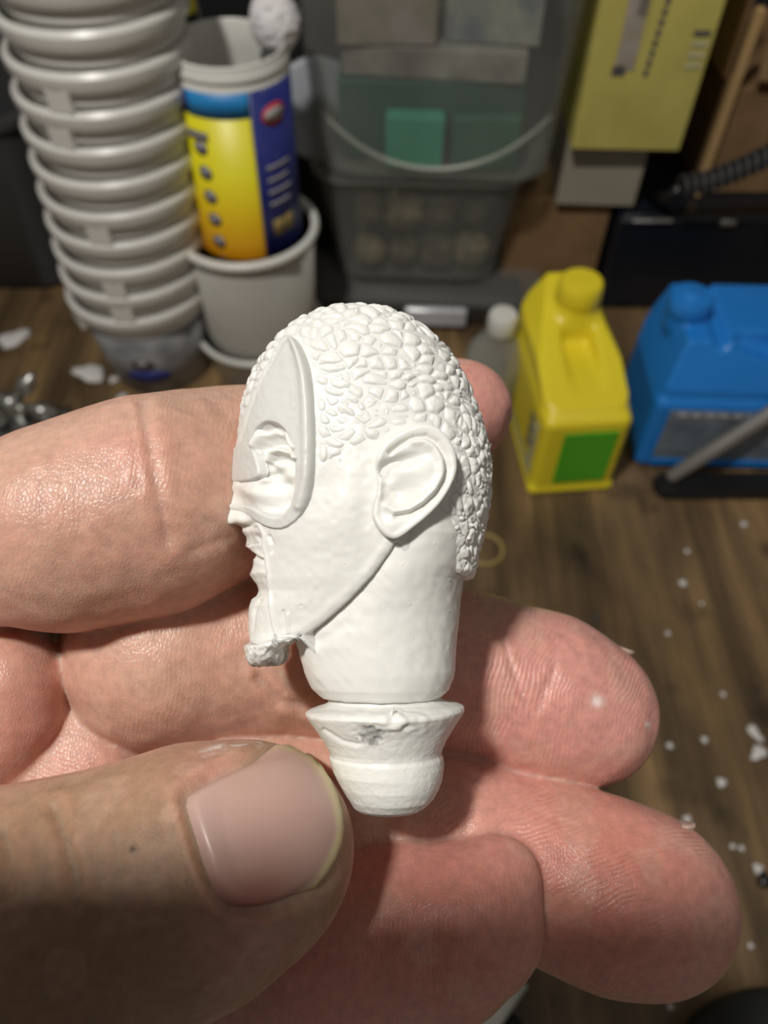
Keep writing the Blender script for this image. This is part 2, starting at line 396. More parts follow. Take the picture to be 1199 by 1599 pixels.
# ------------------------------------------------------------------ translucent cups and the canister standing in them
cx, cy = -0.0905, 0.452
e = empty('shallow_cup', (cx - 0.001, cy, 0), 'lowest translucent cup holding the frosted cup, white rim', 'cup')
V, F = lathe([(0, 0), (0.0395, 0), (0.0405, 0.001), (0.0440, 0.0275), (0.0462, 0.0278), (0.0468, 0.0295), (0.0460, 0.0312), (0.0440, 0.0314), (0.0430, 0.0285), (0.0395, 0.0022), (0, 0.0022)], 56)
mk('cup_body', V, F, M['clear'], e)
V, F = lathe([(0.0435, 0.0282), (0.0470, 0.0284), (0.0476, 0.0300), (0.0468, 0.0320), (0.0445, 0.0324), (0.0432, 0.0305), (0.0435, 0.0282)], 56); mk('rim', V, F, M['white'], e)
e = empty('frosted_cup', (cx, cy, 0.0025), 'frosted translucent cup with thick white rim holding the wipes canister', 'cup')
V, F = lathe([(0, 0), (0.0365, 0), (0.038, 0.001), (0.0445, 0.106), (0.0430, 0.106), (0.0368, 0.0022), (0, 0.0022)], 56); mk('cup_body', V, F, M['clear'], e)
V, F = lathe([(0.0428, 0.1050), (0.0462, 0.1040), (0.0480, 0.1060), (0.0480, 0.1085), (0.0464, 0.1102), (0.0440, 0.1102), (0.0426, 0.1080), (0.0428, 0.1050)], 56); mk('rim', V, F, M['white'], e)
can = empty('wipes_canister', (cx + 0.001, cy, 0.0055), 'white canister with blue, yellow and orange label standing in the frosted cup', 'canister', rot=(0, math.radians(1.0), 0))
R0 = 0.0335
V, F = lathe([(0, 0), (0.0300, 0), (0.0322, 0.0015), (R0, 0.03), (R0, 0.199), (0.0340, 0.2005), (0.0340, 0.204), (0.0327, 0.2052), (0.0327, 0.2072), (0.0339, 0.2080), (0.0339, 0.2100), (0.0323, 0.2115), (0.0323, 0.2145),
              (0.0312, 0.2152), (0.0304, 0.2145), (0.0304, 0.1995), (0.0300, 0.002), (0, 0.002)], 56); autosm(mk('canister_body', V, F, M['white'], can), 50)
V, F = patch(R0 + .0002, -1.25, 0.42, 0.030, 0.192, 30); mk('yellow_panel', V, F, M['grad'], can)['label'] = 'yellow label panel fading to orange'
V, F = patch(R0 + .0002, 0.42, 1.55, 0.075, 0.203, 24); mk('navy_panel', V, F, M['navy'], can)['label'] = 'dark blue label panel'
V, F = patch(R0 + .0002, 0.42, 1.55, 0.030, 0.075, 24); mk('grey_panel', V, F, M['silverprint'], can)['label'] = 'silver grey label panel'
V, F = patch(R0 + .0003, -1.25, -0.62, 0.190, 0.203, 16, rt=R0 + .0003); mk('band', V, F, M['navy'], can)
V, F = patch(R0 + .0003, -0.62, 0.42, 0.1895, 0.203, 16); mk('band', V, F, M['sky'], can)['label'] = 'bright blue label band'
for i in range(6):
    zc = 0.172 - 0.0148 * i; a = -0.50 + 0.012 * i
    V, F = curved_disc(R0, a, zc, 0.0045, 0.0007); bd = mk('round_badge', V, F, M['ink'], can)
    V, F = curved_disc(R0, a, zc, 0.0031, 0.0011); mk('badge_face', V, F, M['silverprint'], bd)
    V, F = curved_disc(R0, a, zc, 0.0013, 0.0014); mk('badge_symbol', V, F, M['navy'], bd)
V, F = patch(R0 + .0006, -0.72, -0.32, 0.1765, 0.1815, 8); mk('badge_heading', V, F, M['ink'], can)
for i in range(5):
    V, F = patch(R0 + .0009, -0.70 + .075 * i, -0.65 + .075 * i, 0.1775, 0.1805, 3); mk('lettering', V, F, M['silverprint'], can)
V, F = curved_disc(R0, 0.86, 0.188, 0.0062, 0.0008, sx=1.4); mk('red_logo', V, F, M['red'], can)['label'] = 'red oval logo'
V, F = curved_disc(R0, 0.86, 0.188, 0.0036, 0.0012, sx=1.9); mk('logo_lettering', V, F, M['silverprint'], can)
for i in range(4):
    V, F = patch(R0 + .0006, 0.60, 1.12 - .05 * (i % 2), 0.158 - 0.0075 * i, 0.1600 - 0.0075 * i, 8); mk('small_print', V, F, M['silverprint'], can)
V, F = patch(R0 + .0006, 0.62, 0.84, 0.1155, 0.1260, 8); mk('orange_print', V, F, M['tan'], can)
V, F = patch(R0 + .0006, 0.88, 1.08, 0.1155, 0.1260, 8); mk('orange_print', V, F, M['tan'], can)
V, F = curved_disc(R0, -1.12, 0.158, 0.0085, 0.0007); mk('white_badge', V, F, M['white'], can)
V, F = curved_disc(R0, -1.02, 0.152, 0.0045, 0.0011); mk('red_dot', V, F, M['red'], can)

# brush with a white head, its black handle standing in the canister
tp = at_y(430, 30, 0.465); bt = Vector((cx + 0.012, cy + 0.006, 0.16)); 
br = empty('fluffy_brush', bt, 'black-handled brush with fluffy white head leaning in the canister', 'brush')
d = (tp - bt); ln = d.length; dn = d.normalized()
V, F = tube([dn * t for t in (0, ln * .35, ln * .62, ln * .76)], [0.0022, 0.003, 0.0042, 0.0050]); mk('handle', V, F, M['black'], br)
def fluff_sdf(p):
    return np.linalg.norm((p - np.array(dn * ln * 0.98)) / (1, 1, 1.15), axis=1) - 0.0135 - 0.0014 * (vnoise(p * 900) - .5) - 0.0015 * (vnoise(p * 260) - .5)
V, Q = sdf_mesh(fluff_sdf, np.array(dn * ln) - 0.022, np.array(dn * ln) + 0.022, 0.0007); mk('bristles', V, Q, M['fluff'], br)['label'] = 'white bristles'

# yellow and black tool with a strap behind the cups
p = at_y(287, 22, 0.50); e = empty('marker_pen', (p.x, p.y, 0), 'yellow tube with black bands standing behind the canister', 'tube')
V, F = lathe([(0, 0), (0.0072, 0), (0.0078, 0.001), (0.0078, 0.27), (0.006, 0.274), (0, 0.274)], 24); mk('tube_body', V, F, M['yellow'], e)
for z in (p.z - 0.004, p.z + 0.013, p.z - 0.03):
    V, F = lathe([(0.0070, z), (0.0081, z), (0.0081, z + 0.006), (0.0070, z + 0.006)], 24); mk('black_band', V, F, M['black'], e)
V, F = tube([at_y(300, 40, .505), at_y(296, 5, .51), at_y(290, -40, .52)], 0.0022, 8)
a0 = at_y(312, 48, .50); a0.z = 0
V, F = tube([Vector((a0.x, a0.y, 0.0)), Vector((a0.x, a0.y, .12)), at_y(314, 48, .50), at_y(300, -10, .505)], 0.0022, 8); o = mk('thin_strap', V, F, M['aluminium']); tag(o, 'thin grey strap hanging beside the yellow tube', 'strap')

# ------------------------------------------------------------------ storage tubs
tray = empty('flat_clear_box', (0.030, 0.560, 0), 'flat clear plastic box with grey latch under the clear tubs', 'storage box', rz=math.radians(-3))
V, F = loft([(0, 0, .172, .138, 0, .012), (0, 0, .178, .144, .003, .014), (0, 0, .184, .150, .020, .016), (0, 0, .190, .156, .021, .017), (0, 0, .190, .156, .024, .017), (0, 0, .180, .146, .0255, .014)]); autosm(mk('box_body', V, F, M['tubbase'], tray), 50)
V, F = box(.048, .006, .016, .0015, (0.014, -.080, .006)); autosm(mk('latch', V, F, mat('pale_grey_latch', (0.55, 0.56, 0.60), 0.25), tray))['label'] = 'pale grey latch'
V, F = box(.030, .004, .010, .0015, (-.052, -.0785, .008)); autosm(mk('latch', V, F, M['tubclear'], tray))
V, F = loft([(0, 0, .160, .126, .004, .01), (0, 0, .162, .128, .018, .01)]); mk('dark_filling', V, F, M['darkgrey'], tray)

def tub(name, loc, rz, wb, db, wt, dt, h, label, m, rad=.022, rim=True):
    e = empty(name, loc, label, 'storage tub', rz=rz); th = .0015
    S = [(0, 0, wb - .008, db - .008, 0, rad), (0, 0, wb, db, .003, rad)]
    for i in range(1, 6):
        t = i / 5; S.append((0, 0, wb + (wt - wb) * t, db + (dt - db) * t, .003 + (h - .003) * t, rad))
    if rim: S += [(0, 0, wt + .008, dt + .008, h, rad + .003), (0, 0, wt + .008, dt + .008, h + .004, rad + .003)]
    S += [(0, 0, wt - 2 * th, dt - 2 * th, h + (.004 if rim else 0), rad)]
    S += [(0, 0, wb - 2 * th, db - 2 * th, .0045, rad)]
    V, F = loft(S); autosm(mk('tub_wall', V, F, m, e), 50); return e
lt = tub('clear_tub', (0.0275, 0.556, 0.0255), math.radians(-3), .122, .105, .146, .125, .090, 'lower clear tub full of small dark parts, standing on the flat box', M['tubclear'])
ut = tub('clear_tub', (0.036, 0.553, 0.1200), math.radians(-4), .160, .135, .176, .150, .175, 'upper clear tub holding green boxes and papers', M['tubclear'], rad=.03)
# base ring of the upper tub
P = []
for i in range(25):
    t = -1 + 2 * i / 24; P.append((t * .074, -.0655 - .002 * math.cos(t * 1.5) + .012 * t ** 4, .010 + .030 * abs(t) ** 2.0))
V, F = tube(P, .0014, 8); mk('base_rib', V, F, M['clear'], ut)['label'] = 'pale curved rib'
Mtx_ut = Matrix.Translation((0.036, 0.553, 0.1200)) @ Matrix.Rotation(math.radians(-4), 4, 'Z')
def inside(name, dims, loc, m, label, cat, group=None, rz=0.0, bev=.001):
    V, F = box(*dims, bev); o = mk(name, V, F, m, smooth=False); o.matrix_world = Mtx_ut @ Matrix.Translation(loc) @ Matrix.Rotation(rz, 4, 'Z'); tag(o, label, cat, group); return o
inside('green_box', (.120, .10, .050), (-.004, .004, .0052), M['darkgreen'], 'dark green box lying in the upper clear tub', 'box', rz=.03)
inside('green_carton', (.038, .012, .034), (-.012, -.0535, .0052), M['greenbox'], 'bright green carton at the front of the upper tub', 'box')
inside('green_carton', (.044, .010, .034), (.034, -.0535, .0052), mat('mid_green_card', (.02, .15, .10), .6), 'dull green carton at front right of the upper tub', 'box', rz=.05)
inside('paper_pad', (.115, .095, .018), (.0, .002, .0560), M['paper'], 'printed paper pad on the dark green box inside the tub', 'paper pad', rz=-.05)
inside('paper_packet', (.060, .090, .034), (-.034, .0, .0748), M['pinkpaper'], 'pinkish grey packet on the left inside the upper tub', 'packet', rz=.06)
inside('paper_packet', (.058, .085, .044), (.036, .004, .0748), mat('pale_packet_paper', (.46, .45, .38), .6, col2=(.20, .22, .26), nscale=55), 'pale crumpled packet on the right inside the upper tub', 'packet', rz=-.08)
for i in range(14):
    r = .010 + .006 * random.random(); V = []; 
    th_ = np.linspace(0, math.pi, 7); ph = np.linspace(0, 2 * math.pi, 9)[:-1]
    V = [(r * math.sin(a) * math.cos(b) * (1 + .35 * random.random()), r * math.sin(a) * math.sin(b) * (1 + .35 * random.random()), r * math.cos(a) * (.8 + .3 * random.random())) for a in th_ for b in ph]
    F = [(j * 8 + k, j * 8 + (k + 1) % 8, (j + 1) * 8 + (k + 1) % 8, (j + 1) * 8 + k) for j in range(6) for k in range(8)]
    mm = M['lumps'] if i % 3 else mat('ochre_bit', (.36, .29, .15), .6, col2=(.12, .1, .06), nscale=70)
    o = mk('small_part', V, F, mm, smooth=False)
    ix, iy, iz = i % 4, (i // 4) % 2, i // 8
    o.location = (0.0275 + (ix - 1.5) * .026, .552 - .030 + iy * .035, .0255 + .020 + iz * .034)
    tag(o, 'small dark brown part piled inside the lower clear tub', 'small part', 'parts piled in the lower tub')

p = at_y(482, 170, .535)
V, F = lathe([(0, 0), (.030, 0), (.032, .002), (.032, .004), (.029, .005), (0, .005)], 40)
lid = mk('round_disc', V, F, mat('bluish_white_plastic', (.40, .42, .47), .4)); lid.location = p; lid.rotation_euler = (math.radians(75), 0, math.radians(10)); tag(lid, 'bluish white round disc standing on edge left of the tubs', 'lid')
lid.location = (p.x + .006, p.y, p.z)
# a black stand behind the tubs carries the lid
V, F = box(.09, .10, p.z - .032, .002, (p.x + 0.0, .60, 0)); autosm(mk('black_case', V, F, M['black'])); o = COL.objects[-1] if False else bpy.data.objects['black_case']; tag(o, 'tall black case behind the clear tubs', 'case')

# ------------------------------------------------------------------ boxes on the right
def boxw(name, corner, ang, w_, d_, z0, h, m, label, cat, bev=.0008):
    """a box whose nearest vertical edge stands at corner; the left face runs off at ang"""
    V, F = box(w_, d_, h, bev, (-w_ / 2, d_ / 2, 0)); o = mk(name, V, F, m, smooth=False)
    o.location = (corner[0], corner[1], z0); o.rotation_euler = (0, 0, ang); tag(o, label, cat); return o
cb = boxw('cardboard_box', (.168, .520), math.radians(-4), .075, .10, 0, .0865, M['cardboard'], 'brown cardboard box under the grey card box', 'box')
gb = boxw('grey_card_box', (.181, .512), math.radians(-3), .056, .07, .0865, .048, M['greycard'], 'grey-white card box beneath the tall yellow box', 'box')
yb = boxw('yellow_box', (.1960, .4985), math.radians(-2), .0715, .10, .1350, .16, M['paleyellow'], 'tall pale yellow box on the grey card box', 'box')
yb.rotation_euler[1] = 0
mtx = yb
for (x0, z0, w_, h_, m_) in ((-.049, .050, .012, .044, M['pinkpaper']), (-.046, .080, .006, .014, M['silverprint']), (-.052, .047, .008, .006, M['ink'])):
    V, F = box(w_, .0006, h_, .0001, (x0, -.0003, z0)); mk('white_print', V, F, m_, yb, smooth=False)
for i in range(8):
    V, F = box(.0028, .0006, .0040, .0001, (-.0350 + i * .0003, -.0003, .047 + i * .0056)); mk('lettering', V, F, M['ink'], yb, smooth=False)
for i in range(4):
    V, F = box(.010, .0006, .0030, .0001, (-.008, -.0003, .052 + i * .0060)); mk('lettering', V, F, M['labelwhite'] if i < 3 else M['ink'], yb, smooth=False)
# black case at the right, bright strips on its top edge stand in for highlights
bc = boxw('equipment_case', (.400, .505), 0, .228, .18, 0, .083, mat('blue_black_plastic', (.010, .013, .020), .3, bump=.3), 'blue-black case behind the blue jug', 'case', .004)
V, F = box(.030, .004, .003, .001, (-.205, -.001, .0790)); mk('latch', V, F, M['steel'], bc)
V, F = box(.012, .004, .005, .001, (-.150, -.001, .0765)); mk('latch', V, F, M['steel'], bc)
# cardboard box with open flap
rb = empty('open_cardboard_box', (.269, .60, .0835), 'open brown cardboard box with raised flap at the right edge', 'box')
V, F = box(.13, .13, .075, .001, (.03, 0, 0)); mk('box_side', V, F, M['cardboard'], rb, smooth=False)
V, F = box(.13, .004, .060, .001, (0, 0, 0)); fl = mk('flap', V, F, M['cardboard'], rb, smooth=False); fl.location = (.040, -.072, .078); fl.rotation_euler = (math.radians(-20), math.radians(4), 0)
V, F = box(.006, .006, .125, .001, (0, 0, 0)); ed = mk('flap_edge', V, F, M['cardlight'], rb, smooth=False); ed.location = (-.037, -.0685, .0); ed['label'] = 'pale cut cardboard edge'
V, F = box(.0045, .10, .05, .001, (-.037, 0.0, .075)); mk('flap', V, F, M['cardlight'], rb, smooth=False)
# coiled black hose
P0, P1 = at_y(1062, 292, .49), at_y(1215, 236, .47); pts = []
hs = empty('coiled_hose', P0, 'black coiled hose lying across the open cardboard box', 'hose')
core = [Vector((0, 0, 0)), (P1 - P0) * .3 + Vector((0, 0, -.004)), (P1 - P0) * .65 + Vector((0, 0, -.003)), (P1 - P0), (P1 - P0) * 1.8 + Vector((0, 0, .01)), (P1 - P0) * 2.2 + Vector((0, .02, -.05)), (P1 - P0) * 2.3 + Vector((0, .03, -.155))]
V, F = tube(core, .0052, 12); mk('hose_core', V, F, M['black'], hs)
hx = []
for i in range(520):
    t = i / 519 * 4; k = min(int(t), 3); f = t - k; c = core[k].lerp(core[k + 1], f); sl = [(core[q + 1] - core[q]).length for q in range(4)]; a = (sum(sl[:k]) + sl[k] * f) / .0055 * 2 * math.pi
    hx.append(c + Vector((0, math.cos(a) * .0066, math.sin(a) * .0066)))
V, F = tube(hx, .0014, 6); mk('coil', V, F, M['darkgrey'], hs)
# tie of the hose down to the black case
V, F = tube([P0 + Vector((.002, 0, 0)), P0 + Vector((-.004, .004, -.010)), Vector((P0.x - .003, .53, .0835))], [.0052, .0045, .004], 10); o = mk('hose_end', V, F, M['black'], hs); o.location = -P0

# dark grey bin left
V, F = loft([(-.36, .60, .17, .13, 0, .03), (-.36, .60, .18, .14, .004, .03), (-.36, .60, .20, .16, .135, .03), (-.36, .60, .206, .166, .137, .03), (-.36, .60, .206, .166, .142, .03), (-.36, .60, .19, .15, .142, .03), (-.36, .60, .17, .13, .01, .03)])
V = [(x + .015, y + .0, z) for x, y, z in V]
tag(autosm(mk('grey_bin', V, F, M['darkgrey']), 50), 'dark grey plastic bin left of the cup stack', 'bin')
V, F = box(.30, .06, .26, .003, (-.36, .74, 0)); tag(autosm(mk('black_monitor', V, F, M['black'])), 'black panel standing behind the dark grey bin', 'panel')

# ------------------------------------------------------------------ jugs and bottle
p = at_z(786, 492, .083); bx_, by_ = p.x, p.y
e = empty('clear_bottle', (bx_, by_, 0), 'small clear bottle with white cap left of the yellow jug', 'bottle')
V, F = lathe([(0, 0), (.019, 0), (.021, .002), (.0215, .045), (.0205, .053), (.014, .063), (.0085, .068), (.0080, .076), (.0068, .076), (.0068, .068), (.013, .061), (.0190, .052), (.0200, .045), (.0195, .003), (0, .003)], 40); mk('bottle_body', V, F, M['bottleclear'], e)
V, F = lathe([(0, .0705), (.0092, .0705), (.0096, .0715), (.0094, .0825), (.0084, .0842), (0, .0845)], 32); autosm(mk('cap', V, F, M['white'], e), 40)['label'] = 'white screw cap'

YJ = Vector((.1185, .366, 0)); yz = math.radians(5)
def yjug(p):
    body = rbox(p, (0, 0, .034), (.0275, .0500, .034), .006)
    foot = rbox(p, (0, 0, .004), (.0285, .0510, .004), .0035)
    # shoulder: a wedge rising towards the neck at the back
    n1 = np.array((0, -.32, .947)); wedge = np.maximum(rbox(p, (0, .004, .06), (.0262, .0460, .052), .010), (p - np.array((0, -.044, .070))) @ n1)
    s1 = np.array((.80, 0, .60)); s2 = np.array((-.80, 0, .60))
    wedge = np.maximum(wedge, (p - np.array((.0265, 0, .080))) @ s1); wedge = np.maximum(wedge, (p - np.array((-.0265, 0, .080))) @ s2)
    d = smin(body, wedge, .006); d = np.minimum(d, foot)
    neck = cap(p, np.array((.004, .026, .08)), np.array((.004, .026, .0975)), .0155, .013); d = smin(d, neck, .006)
    rec = rbox(p, (.002, -.012, .088), (.0095, .0235, .0125), .004); d = -smin(-d, rec, .0045)
    grip = cap(p, np.array((.0, -.034, .0745)), np.array((.0, .012, .0905)), .0030, .0030)
    return d
V, Q = sdf_mesh(yjug, (-.036, -.060, -.004), (.036, .060, .118), .0011); V = relax(V, Q, 2)
yj = mk('yellow_jug', V, Q, M['yellow']); yj.location = YJ; yj.rotation_euler = (0, 0, yz); tag(yj, 'yellow plastic jug with green label beside the blue jug', 'jug')
V, F = lathe([(0, 0), (.0135, 0), (.0140, .001), (.0136, .011), (.0122, .013), (0, .0132)], 28, (.004, .026, .0985)); autosm(mk('cap', V, F, M['yellow'], yj), 40)
V, F = box(.034, .0012, .046, .0004, (.003, -.0503, .012)); mk('green_label', V, F, M['green'], yj, smooth=False)['label'] = 'green paper label'
V, F = box(.0012, .075, .046, .0004, (-.0278, -.004, .010)); mk('white_label', V, F, M['labelwhite'], yj, smooth=False)['label'] = 'pale cream paper label'
for i in range(3):
    V, F = box(.0014, .006, .006, .0003, (-.0286, -.030 + .0 * i, .030 + i * .010)); mk('lettering', V, F, M['ink'], yj, smooth=False)

BJ = Vector((.232, .372, 0)); bz = math.radians(-2)
def bjug(p):
    body = rbox(p, (0, 0, .031), (.062, .036, .031), .006)
    up = rbox(p, (0, .004, .06), (.060, .036, .043), .006)
    up = np.maximum(up, (p - np.array((0, -.036, .060))) @ (np.array((0, -.87, .50))))
    up = np.maximum(up, (p - np.array((-.062, 0, .058))) @ (np.array((-.94, 0, .34))))
    up = np.maximum(up, (p - np.array((.012, 0, .104))) @ (np.array((.30, 0, .954))))
    up = np.maximum(up, p[:, 2] - .094)
    d = smin(body, up, .003)
    notch = rbox(p, (-.029, 0, .102), (.0035, .05, .012), .003); d = -smin(-d, notch, .004)
    neck = cap(p, np.array((-.046, .010, .088)), np.array((-.046, .010, .098)), .012, .012); d = smin(d, neck, .003)
    hole = cap(p, np.array((-.014, -.014, .0945)), np.array((.004, -.016, .0900)), .0075, .0080); d = -smin(-d, hole, .002)
    return d
V, Q = sdf_mesh(bjug, (-.068, -.042, -.004), (.068, .046, .112), .0012); V = relax(V, Q, 1)
bj = mk('blue_jug', V, Q, M['blue']); bj.location = BJ; bj.rotation_euler = (0, 0, bz); tag(bj, 'blue plastic jug with moulded handle right of the yellow jug', 'jug')
V, F = lathe([(0, 0), (.0132, 0), (.0136, .001), (.0130, .009), (.0118, .0105), (0, .0107)], 28, (-.046, .010, .097)); autosm(mk('cap', V, F, M['blue'], bj), 40)
V, F = box(.100, .0012, .046, .0004, (-.002, -.0363, .009)); mk('label_panel', V, F, M['labelgrey'], bj, smooth=False)['label'] = 'grey-blue printed label'
V, F = box(.100, .0014, .006, .0003, (-.002, -.0370, .005)); mk('label_stripe', V, F, M['blue'], bj, smooth=False)
for i in range(9):
    V, F = box(.006, .0014, .0028, .0003, (-.044 + i * .0085, -.0372, .0505)); mk('lettering', V, F, M['silverprint'], bj, smooth=False)
V, F = box(.004, .0014, .020, .0003, (.020, -.0372, .034)); mk('lettering', V, F, M['navy'], bj, smooth=False)

# grey rod tool in front of the blue jug
a, b = at_z(1042, 748, .008), at_y(1199, 648, .330); dd = (b - a)
e = empty('metal_rod', a, 'grey metal rod with rounded tip leaning in front of the blue jug', 'tool')
V, F = tube([Vector((0, 0, 0)), dd * .02, dd * .05, dd * .5, dd, dd * 1.8], [.0012, .0036, .0046, .0050, .0052, .0054], 20); mk('rod', V, F, M['aluminium'], e)
V, F = loft([(.245, .319, .13, .016, 0, .006), (.245, .319, .134, .020, .003, .008), (.245, .319, .130, .016, .008, .006)]); tag(autosm(mk('black_tool', V, F, M['black'])), 'flat black tool lying under the grey rod', 'tool')

# tan ring
p = at_z(757, 858, .0012); V = []; 
V, F = tube([(p.x + .0112 * math.cos(t), p.y + .0112 * math.sin(t), .0013) for t in np.linspace(0, 2 * math.pi, 33)], .0013, 8, caps=False); tag(mk('tan_ring', V, F, M['tan']), 'thin tan ring lying on the wood beside the figure', 'ring')

# silver clamp on the left
p = at_z(55, 690, 0.0); e = empty('metal_clamp', (p.x, p.y, 0), 'silver metal clamp with wing screws left of the cup stack', 'clamp')
V, F = lathe([(0, 0), (.030, 0), (.031, .001), (.031, .005), (.027, .009), (.010, .012), (.008, .022), (0, .023)], 36); autosm(mk('base', V, F, M['steel'], e))
J = Vector((-.002, 0, .036))
for q in ((-.034, .010, .062), (.018, .006, .058), (.026, -.002, .030), (-.020, -.006, .026)):
    q = Vector(q); V, F = tube([J.lerp(q, t) for t in (0, .45, .5, .8, .85, 1)], [.0035, .0035, .0055, .0055, .0035, .0028], 12); mk('arm', V, F, M['steel'], e)
V, F = tube([Vector((0, 0, .018)), J, J + Vector((0, 0, .008))], [.004, .0065, .005], 14); mk('joint', V, F, M['steel'], e)
for s in (-1, 1):
    V, F = tube([J + Vector((.004 * s, -.006, 0)), J + Vector((.010 * s, -.010, .006)), J + Vector((.013 * s, -.011, .010))], [.0022, .0036, .0030], 10); mk('wing_screw', V, F, M['steel'], e)

# black round thing and white tube at the lower edge
p = at_z(1240, 1790, 0)
V, F = lathe([(0, 0), (.052, 0), (.054, .002), (.054, .012), (.050, .017), (.038, .0195), (0, .020)], 64, (p.x, p.y, 0)); tag(autosm(mk('black_puck', V, F, mat('matt_black_rubber', (.018, .019, .018), .6)), 40), 'round matt black pad at the lower right corner', 'pad')
p = at_z(742, 1622, .006); e = empty('white_tube', (p.x, p.y, .0), 'small white tube with black cap at the lower edge', 'tube', rz=math.radians(48))
V, F = tube([(0, 0, .0058), (.005, 0, .0058), (.006, 0, .0058), (.030, 0, .0058)], [.0040, .0045, .0055, .0055], 20); mk('tube_body', V, F, M['white'], e)
V, F = tube([(-.003, -.0088, .0036), (.018, -.0088, .0036)], .0034, 20); mk('cap', V, F, M['black'], e)

# crumbs of resin on the wood
def crumb(u, v, rpx, label, sx=1.0, rz=0.0, m=None, name='resin_crumb', flat=.55, group='resin crumbs scattered on the wood'):
    p = at_z(u, v, 0); d = (CAM - p).length; r = rpx * d / FPX / 1.1; V = []
    th_ = np.linspace(0, math.pi, 7); s = random.random() * 9
    for a in th_:
        for k in range(10):
            b = 2 * math.pi * k / 10; j = 1 + .28 * math.sin(3 * b + s + 2 * a) + .15 * random.random()
            V.append((r * sx * math.sin(a) * math.cos(b) * j, r * math.sin(a) * math.sin(b) * j, r * flat * (1 + math.cos(a)) * .98))
    F = [(j * 10 + k, j * 10 + (k + 1) % 10, (j + 1) * 10 + (k + 1) % 10, (j + 1) * 10 + k) for j in range(6) for k in range(10)]
    o = mk(name, V, F, m or M['crumb']); o.location = (p.x, p.y, 0); o.rotation_euler[2] = rz; tag(o, label, 'crumb', group); return o
for u, v, r, l in ((1065, 912, 6, 'lone round white crumb on bare wood above the ring fingertip'), (1045, 1165, 5, 'faint pale crumb just right of the ring fingertip'), (1099, 1156, 5, 'yellowish pale crumb right of the ring fingertip'),
        (1125, 1223, 7, 'bright oval white crumb below the yellowish one'), (1072, 1280, 6, 'bluish white crumb just above the longest fingertip'), (1182, 1357, 7, 'bright upright white crumb beside a black speck at the right edge'),
        (1171, 1477, 4, 'small pale crumb right of the lowest fingertip'), (1095, 943, 3, 'tiny pale crumb below the lone round one'), (1042, 990, 4, 'small pale crumb nearest above the ring fingertip'),
        (1055, 757, 5, 'white crumb beside the tip of the grey rod'), (1072, 862, 4, 'tiny crumb below the black tool'), (1128, 1085, 4, 'small crumb above the broken white smear'), (1160, 820, 5, 'pale crumb at right under the black tool'),
        (1157, 1325, 4, 'right one of two small crumbs beside the longest fingertip'), (1143, 1322, 4, 'left one of two small crumbs beside the longest fingertip'), (1046, 1572, 4, 'faint crumb beside the black pad')):
    crumb(u, v, r, l)
crumb(1178, 1145, 7, 'upper half of the broken white smear at the right edge', 2.0, 2.0, flat=.25)
crumb(1184, 1176, 9, 'lower half of the broken white smear at the right edge', 1.5, .6, flat=.25)
crumb(22, 530, 17, 'pale pinkish flake at the left edge below the bin', 1.4, .7, flat=.12)
crumb(140, 584, 16, 'pale flake left of the bottom cup', 1.7, -.4, flat=.15)
crumb(178, 594, 7, 'small pale flake touching the bottom cup', flat=.3)
crumb(192, 623, 9, 'bright flake in front of the bottom cup', flat=.3)
crumb(1192, 1376, 10, 'black crumb at the right edge beside a white one', m=M['black'])
crumb(930, 965, 5, 'dark speck above the ring finger tip', m=M['darkgrey'], flat=.2)

# ------------------------------------------------------------------ the phone that takes the picture
ph = empty('smartphone', (0, 0, 0), 'black smartphone held above the hand, out of the picture', 'phone'); ph.matrix_world = HB
V, F = box(.078, .150, .0078, .0012); V = [(x - .029, y - .058, z + .004) for x, y, z in V]; autosm(mk('phone_body', V, F, M['black'], ph))
V, F = lathe([(.0035, .0012), (.0060, .0012), (.0065, .002), (.0065, .0042), (.0035, .0042)], 32); mk('lens_ring', V, F, M['steel'], ph)

# ------------------------------------------------------------------ the hand
def J_(u, v, d, rpx): return CL(u, v, d), rpx * d / FPX
def chain(js, k=0.004):
    js = [J_(*j) for j in js]
    def f(p):
        d = None
        for (a, ra), (b, rb) in zip(js[:-1], js[1:]):
            c = cap(p, a, b, ra, rb); d = c if d is None else smin(d, c, k)
        return d
    return f
little = chain([(-330, 960, .114, 150), (-60, 845, .093, 126), (110, 822, .0905, 152), (235, 790, .093, 160), (325, 762, .1005, 143), (400, 740, .1035, 124), (560, 700, .112, 98), (680, 655, .118, 82), (722, 641, .120, 77)])
ringf = chain([(-200, 1060, .135, 110), (120, 1040, .124, 95), (255, 1020, .102, 137), (400, 1010, .106, 130), (560, 1025, .107, 120), (730, 1056, .1085, 124), (850, 1088, .109, 122), (912, 1112, .109, 112)])
middlef = chain([(-100, 1230, .120, 130), (180, 1240, .119, 110), (380, 1244, .105, 128), (560, 1272, .103, 108), (700, 1292, .102, 112), (860, 1358, .100, 123), (960, 1396, .098, 130), (1018, 1410, .097, 128)])
indexf = chain([(60, 1640, .112, 150), (350, 1550, .101, 134), (540, 1482, .0945, 146), (630, 1464, .092, 132), (705, 1448, .090, 114), (740, 1432, .089, 98)])
ibump = chain([(748, 1422, .089, 94), (786, 1364, .0895, 54)])
thumb = chain([(-420, 1560, .104, 230), (-170, 1520, .086, 235), (0, 1475, .079, 228), (120, 1435, .0775, 208), (250, 1385, .078, 190), (330, 1352, .0785, 180), (395, 1326, .079, 158)], .003)
foldA = chain([(-260, 1250, .105, 150), (-90, 1110, .098, 122), (4, 1068, .0955, 84), (14, 1120, .0955, 66), (-45, 1215, .095, 74)], .004)
foldA2 = chain([(-120, 1010, .098, 70), (-10, 1000, .0995, 48), (52, 1003, .1005, 30)], .004)
